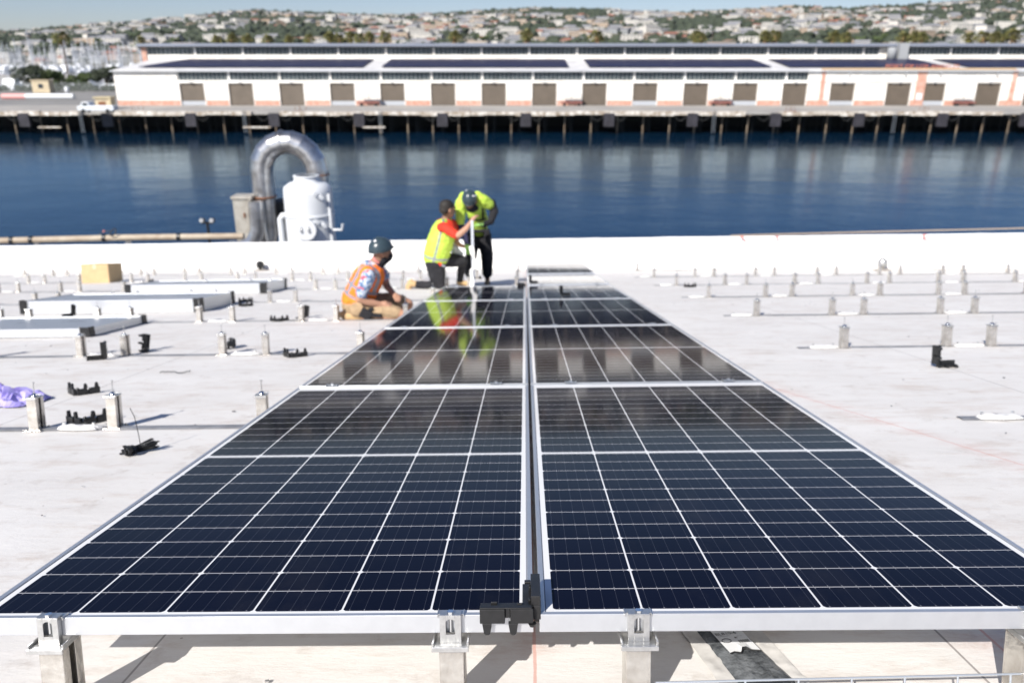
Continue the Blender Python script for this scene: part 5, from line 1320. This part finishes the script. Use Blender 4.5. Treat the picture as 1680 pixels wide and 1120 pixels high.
# worker sitting on the heels in an orange vest
t = person(612, 521, 'worker in an orange hi-vis vest and slate helmet sitting left of the panels')
A = Fig()
hip, nk = Vector((-.16,.02,.15)), Vector((.06,.03,.60))
A.ell((-.17,.02,.13), (.15,.175,.125), 'khaki'); A.cap((-.16,.02,.16), (-.09,.02,.30), .135, .14, 'floral'); A.cap((-.09,.02,.30), (-.01,.02,.47), .145, .150, 'floral')
A.cap((.0,-.12,.49), (.0,.16,.49), .075, .075, 'floral'); A.cap((.02,.02,.52), (.085,.04,.64), .065, .055, 'skin2')
# folded legs: thighs forward, shins back under them
for sy, sp in ((-.10,-.05), (.14,.10)):
    A.chain([(-.12,sy,.13), (.12,sy+sp*.5,.125), (.27,sy+sp,.105)], [.10,.088,.070], 'khaki'); A.cap((.27,sy+sp,.105),(.34,sy+sp,.075),.066,.058,'skin')
    A.chain([(.34,sy+sp,.065), (.12,sy+sp*.8,.060), (-.10,sy*1.1,.055)], [.058,.056,.045], 'skin'); A.chain([(-.10,sy*1.1,.055),(-.26,sy*1.15,.05),(-.30,sy*1.15,.075)], [.045,.042,.035], 'boot')
# near arm, reaching to the lap
A.chain([(.02,-.185,.50), (-.02,-.215,.42), (-.055,-.235,.34)], [.075,.068,.060], 'floral'); A.chain([(-.055,-.235,.34),(-.08,-.24,.285),(.0,-.21,.24),(.11,-.17,.205)], [.046,.044,.040,.028], 'skin')
A.hand((.12,-.165,.205), (1,.25,-.1), (0,-.3,1), 'skin', .75)
A.chain([(.03,.19,.50), (.10,.24,.38)], [.075,.062], 'floral'); A.chain([(.10,.24,.36),(.13,.22,.28),(.22,.08,.235)], [.046,.040,.028], 'skin'); A.hand((.225,.07,.235), (.5,-1,-.1), (0,0,1), 'skin', .75)
A.head((.125,.06,.69), (.85,.52,-.12), 'skin2')
A.cap((.075,.04,.57),(.13,.075,.62),.068,.070,'blackcloth'); A.ell((.165,.09,.632), (.062,.062,.05), 'blackcloth')
A.build('body', t, ['khaki','floral','skin','skin2','blackcloth','boot','eye','lips'], .0085)
V = Fig(); V.cap((-.155,.02,.20), (-.09,.02,.31), .160, .162, 'orange'); V.cap((-.09,.02,.31), (-.01,.02,.46), .164, .158, 'orange'); V.cap((-.01,-.085,.50), (-.01,.125,.50), .086, .086, 'orange')
ax = Vector((.42,0,.91))
V.build('vest', t, ['orange','reflective'], .0095, 3, stripes([((.42,0,.91), .165, .016, None), ((.42,0,.91), .275, .016, None), ((0,1,0), -.085, .017, lambda c: c.z > .30), ((0,1,0), .12, .017, lambda c: c.z > .30)]))
helmet(t, (.115,.052,.715), (.85,.52,-.05), (-.12,-.05,1), 1.0)
b = MB(); b.box(-.06,.06,-.03,.03,-.05,.05, 0, Matrix.Translation((-.03,-.20,.11)) @ Matrix.Rotation(.5,4,'Y')); b.box(-.05,.08,-.02,.02,-.02,.02,0,Matrix.Translation((.05,-.205,.10)) @ Matrix.Rotation(.1,4,'Y')); b.tube([(.0,-.20,.15),(.05,-.20,.16)],.02,8); b.build('tool_pouch', 'blackcloth', t, .006)
b = MB(); b.tube([(.045,-.02,.655),(.07,-.04,.63),(.10,-.02,.60)], .014, 6); b.build('red_strap', 'ribbon', t)

# kneeling worker in a lime vest over a red shirt
t = person(733, 472, 'bareheaded worker in a lime hi-vis vest and red shirt kneeling and holding the upright panel')
t.scale = (1.10, 1.10, 1.08)
B = Fig()
gz = lambda y: SLOPE*y
B.ell((-.12,.0,.40), (.155,.135,.125), 'blackcloth'); B.cap((-.12,0,.44), (-.07,0,.66), .150, .168, 'red'); B.cap((-.07,0,.66), (-.01,.02,.86), .170, .162, 'red')
B.cap((-.03,-.14,.93), (.05,.17,.93), .072, .072, 'red'); B.cap((-.0,.02,.95), (.03,.03,1.08), .058, .052, 'skin2')
B.chain([(-.15,-.04,.38), (-.12,-.10,.20), (-.08,-.14,.075)], [.145,.118,.078], 'blackcloth'); B.chain([(-.10,-.14,.07), (-.28,-.12,.075), (-.44,-.10,.085)], [.068,.064,.046], 'blackcloth')
B.chain([(-.43,-.10,.085),(-.50,-.10,.10)], [.048,.050], 'boot'); B.chain([(-.50,-.10,.12),(-.535,-.10,.05),(-.53,-.10,-.03)], [.044,.046,.040], 'boot')
B.chain([(-.08,.08,.40), (.07,.12,.38), (.22,.16,.36)], [.125,.105,.080], 'blackcloth'); B.chain([(.22,.20,.35),(.20,.24,.20),(.17,.28,.03)], [.068,.060,.045], 'blackcloth'); B.chain([(.16,.28,.0),(.30,.30,-.03)], [.046,.038], 'boot')
B.chain([(.03,-.19,.93),(.10,-.25,.89),(.16,-.30,.86)], [.074,.068,.060], 'red'); B.chain([(.15,-.30,.86),(.21,-.32,.855),(.31,-.30,.94),(.385,-.26,1.03)], [.048,.045,.038,.027], 'skin')
B.hand((.385,-.26,1.035), (.6,.3,.75), (-.6,-.2,.6), 'skin', .8)
B.chain([(.07,.19,.92),(.14,.22,.78),(.13,.16,.68)], [.07,.06,.05], 'red'); B.chain([(.13,.16,.68),(.18,.10,.62),(.26,.06,.60)], [.044,.036,.028], 'skin'); B.hand((.265,.06,.60), (1,-.1,-.1), (0,0,1), 'glove', .8)
B.head((.045,.0,1.155), (.80,.60,-.15), 'skin2', 'hair', 1.15)
B.build('body', t, ['blackcloth','red','skin','skin2','boot','glove','hair','eye','lips'], .0095)
V = Fig(); V.cap((-.14,0,.47), (-.08,0,.66), .184, .190, 'lime'); V.cap((-.08,0,.66), (-.02,.02,.84), .190, .174, 'lime'); V.cap((-.035,-.09,.945), (.02,.13,.945), .080, .080, 'lime')
V.build('vest', t, ['lime','reflective'], .0105, 3, stripes([((.2,0,.98), .435, .017, None), ((1,.15,-.28), -.31, .016, lambda c: c.y < 0)]))
b = MB(); b.box(-.03,.03,-.015,.015,-.02,.02,0,Matrix.Translation((-.08,-.15,.40)) @ Matrix.Rotation(.5,4,'Y')); b.tube([(-.05,-.155,.385),(.0,-.155,.36)],.017,8,1); b.build('pocket_tool', ['red','reflective'], t)

# standing worker bending over the upright panel
t = person(782, 468, 'worker in a slate helmet and lime shirt standing bent forward over the upright panel')
D = Fig()
D.ell((.05,.22,.80), (.15,.13,.13), 'blackcloth'); D.cap((.05,.20,.86), (.04,.10,1.06), .13, .15, 'lime'); D.cap((.04,.10,1.06), (.0,-.05,1.26), .155, .155, 'lime')
D.cap((-.15,-.06,1.38), (.16,-.05,1.38), .09, .09, 'lime'); D.ell((-.04,-.17,1.30),(.10,.07,.07),'blackcloth'); D.cap((0,-.10,1.36), (-.06,-.20,1.42), .06, .055, 'skin2')
D.chain([(-.04,.20,.78),(-.09,.14,.46),(-.12,.16,.16)], [.118,.095,.078], 'blackcloth'); D.chain([(-.12,.16,.17),(-.12,.17,.05)], [.045,.042], 'skin2'); D.chain([(-.12,.16,.0),(-.14,.02,.0)], [.050,.042], 'boot')
D.chain([(.12,.22,.78),(.17,.17,.46),(.17,.20,.16)], [.122,.102,.088], 'blackcloth'); D.chain([(.17,.20,.17),(.17,.21,.03)], [.045,.042], 'skin2'); D.chain([(.17,.20,-.02),(.17,.06,-.01)], [.050,.042], 'boot')
D.chain([(-.17,-.13,1.47),(-.225,-.14,1.36),(-.235,-.16,1.10)], [.075,.085,.078], 'lime'); D.chain([(-.24,-.16,1.10),(-.23,-.17,1.03),(-.16,-.22,.86),(-.13,-.26,.72)], [.056,.055,.046,.032], 'navycloth'); D.hand((-.13,-.26,.71), (.15,-.1,-1), (0,-1,0), 'glove', .6)
D.chain([(.04,-.15,1.50),(.14,-.12,1.42),(.21,-.06,1.34)], [.06,.082,.086], 'lime'); D.chain([(.25,-.02,1.35),(.30,-.02,1.22),(.24,-.16,1.08),(.12,-.25,1.05)], [.070,.066,.052,.036], 'blackcloth'); D.hand((.11,-.27,1.06), (-1,-.2,.1), (0,0,1), 'glove', .9)
D.head((-.08,-.25,1.43), (0,-.55,-.8), 'skin2')
D.build('body', t, ['blackcloth','lime','skin2','boot','navycloth','glove','eye','lips'], .0095, 3, stripes([((0,0,1), 1.10, .02, lambda c: abs(c.x) < .17), ((1,0,0), .12, .016, lambda c: c.z > 1.1 and c.z < 1.3)]) )
bpy.data.objects[t.name]
ob = [o for o in bpy.data.objects if o.parent == t][0]
helmet(t, (-.08,-.23,1.455), (0,-.75,-.55), (0,-.62,.78), 1.06)
b = MB(); b.tube([(.14,.0,1.0),(.14,.15,.9),(.05,.29,.86),(-.08,.22,.86),(-.10,.08,.88),(.0,-.0,.9),(.14,0,.9)], .028, 8); b.box(.13,.22,-.02,.10,.74,.92); b.box(-.13,-.06,.02,.10,.72,.86); b.build('tool_belt', 'blackcloth', t, .01)

# the panel they hold upright, edge-on
pb_ = on_plane(777, 481)
t = thing('solar_panel', 'solar panel held upright and edge-on by the two standing and kneeling workers', 'solar panel', ROOF @ Matrix.Translation((pb_.x, pb_.y, ZR+.004)) @ Matrix.Rotation(math.atan2(pb_.x-RC[3].x+.02, pb_.y-RC[3].y)*-1 + .0, 4, 'Z') @ Matrix.Rotation(math.radians(-9), 4, 'X'), None)
b = MB(); hh, LL = 1.045, 1.75
b.box(-.018,.018,0,.012,0,hh); b.box(-.018,.018,LL-.012,LL,0,hh); b.box(-.018,.018,.0122,LL-.0122,0,.012); b.box(-.018,.018,.0122,LL-.0122,hh-.012,hh); b.build('frame', 'alu', t)
b = MB(); b.box(-.014,-.010,.0125,LL-.0125,.0125,hh-.0125); b.build('backsheet', 'backsheet', t)
g = MB(); g.box(.011,.015,.0125,LL-.0125,.0125,hh-.0125); g.build('glass', 'farpv', t)
b = MB(); rz2 = random.Random(3); n = 26; vs = []
for i in range(n+1):
    for j in range(5):
        z = .05+.62*i/n; y = -.02-.01*j*.3; x = -.03 + (j-1.5)*.024*(.6+.5*noise.noise(Vector((z*6,j*.7,1)))) + .02*noise.noise(Vector((z*9,2,j)))
        vs.append((x + (.045 if z > .35 else .01)*math.sin(PI*(z-.05)/.62), y+.03*noise.noise(Vector((z*11,j,5))), z))
b.add(vs, [(i*5+j, i*5+j+1, (i+1)*5+j+1, (i+1)*5+j) for i in range(n) for j in range(4)], 0, True); o = b.build('protective_film', 'patch', t)
# white bag by the knee
wp = ROOF @ on_plane(748, 470)
t = thing('white_bag', 'white plastic bag with red print hanging behind the kneeling worker', 'bag', Matrix.Translation(wp + Vector((0,.05,0))))
b = MB(); vs = []; n = 14
for i in range(n+1):
    for j in range(n+1):
        u, v = i/n*2-1, j/n*2-1; e = max(0,(1-u**4)*(1-v**4)); vs.append((.03+u*.085+.02*v, -.05*e+.02*noise.noise(Vector((u*3,v*3,2)))-.02, .60+v*.14-.10*u-.1))
b.add(vs, [(i*(n+1)+j, (i+1)*(n+1)+j, (i+1)*(n+1)+j+1, i*(n+1)+j+1) for i in range(n) for j in range(n)], 0, True)
o = b.build('bag_body', 'tank', t); s_ = o.modifiers.new('s', 'SOLIDIFY'); s_.thickness = .02
b = MB()
for (x, z) in ((.10,.42),(.105,.34),(.085,.38)): b.box(x-.018,x+.018,-.085,-.079,z-.02,z+.02)
b.build('red_print', 'red', t)
# handle from bag to the hand
b = MB(); b.tube([(.0,-.02,.60),(.05,-.02,.66),(.1,.0,.68)], .01, 5); b.build('bag_handle', 'tank', t)

# ---------------------------------------------------------------- sea haze
hz = MB(); hz.box(-4200, 4200, -300, 4300, -3.2, 460); o = hz.build('haze', 'soffit')
hm = bpy.data.materials.new('haze_air'); hm.use_nodes = True; hn = hm.node_tree; hn.nodes.remove(hn.nodes['Principled BSDF'])
vol = hn.nodes.new('ShaderNodeVolumePrincipled'); vol.inputs['Color'].default_value = (.80,.87,.95,1); vol.inputs['Density'].default_value = .000024; vol.inputs['Anisotropy'].default_value = .2
hn.links.new(vol.outputs[0], hn.nodes['Material Output'].inputs['Volume'])
o.data.materials.clear(); o.data.materials.append(hm); tag(o, kind='stuff'); tag(o, 'thin pale sea haze over the harbour and far hills', 'haze')
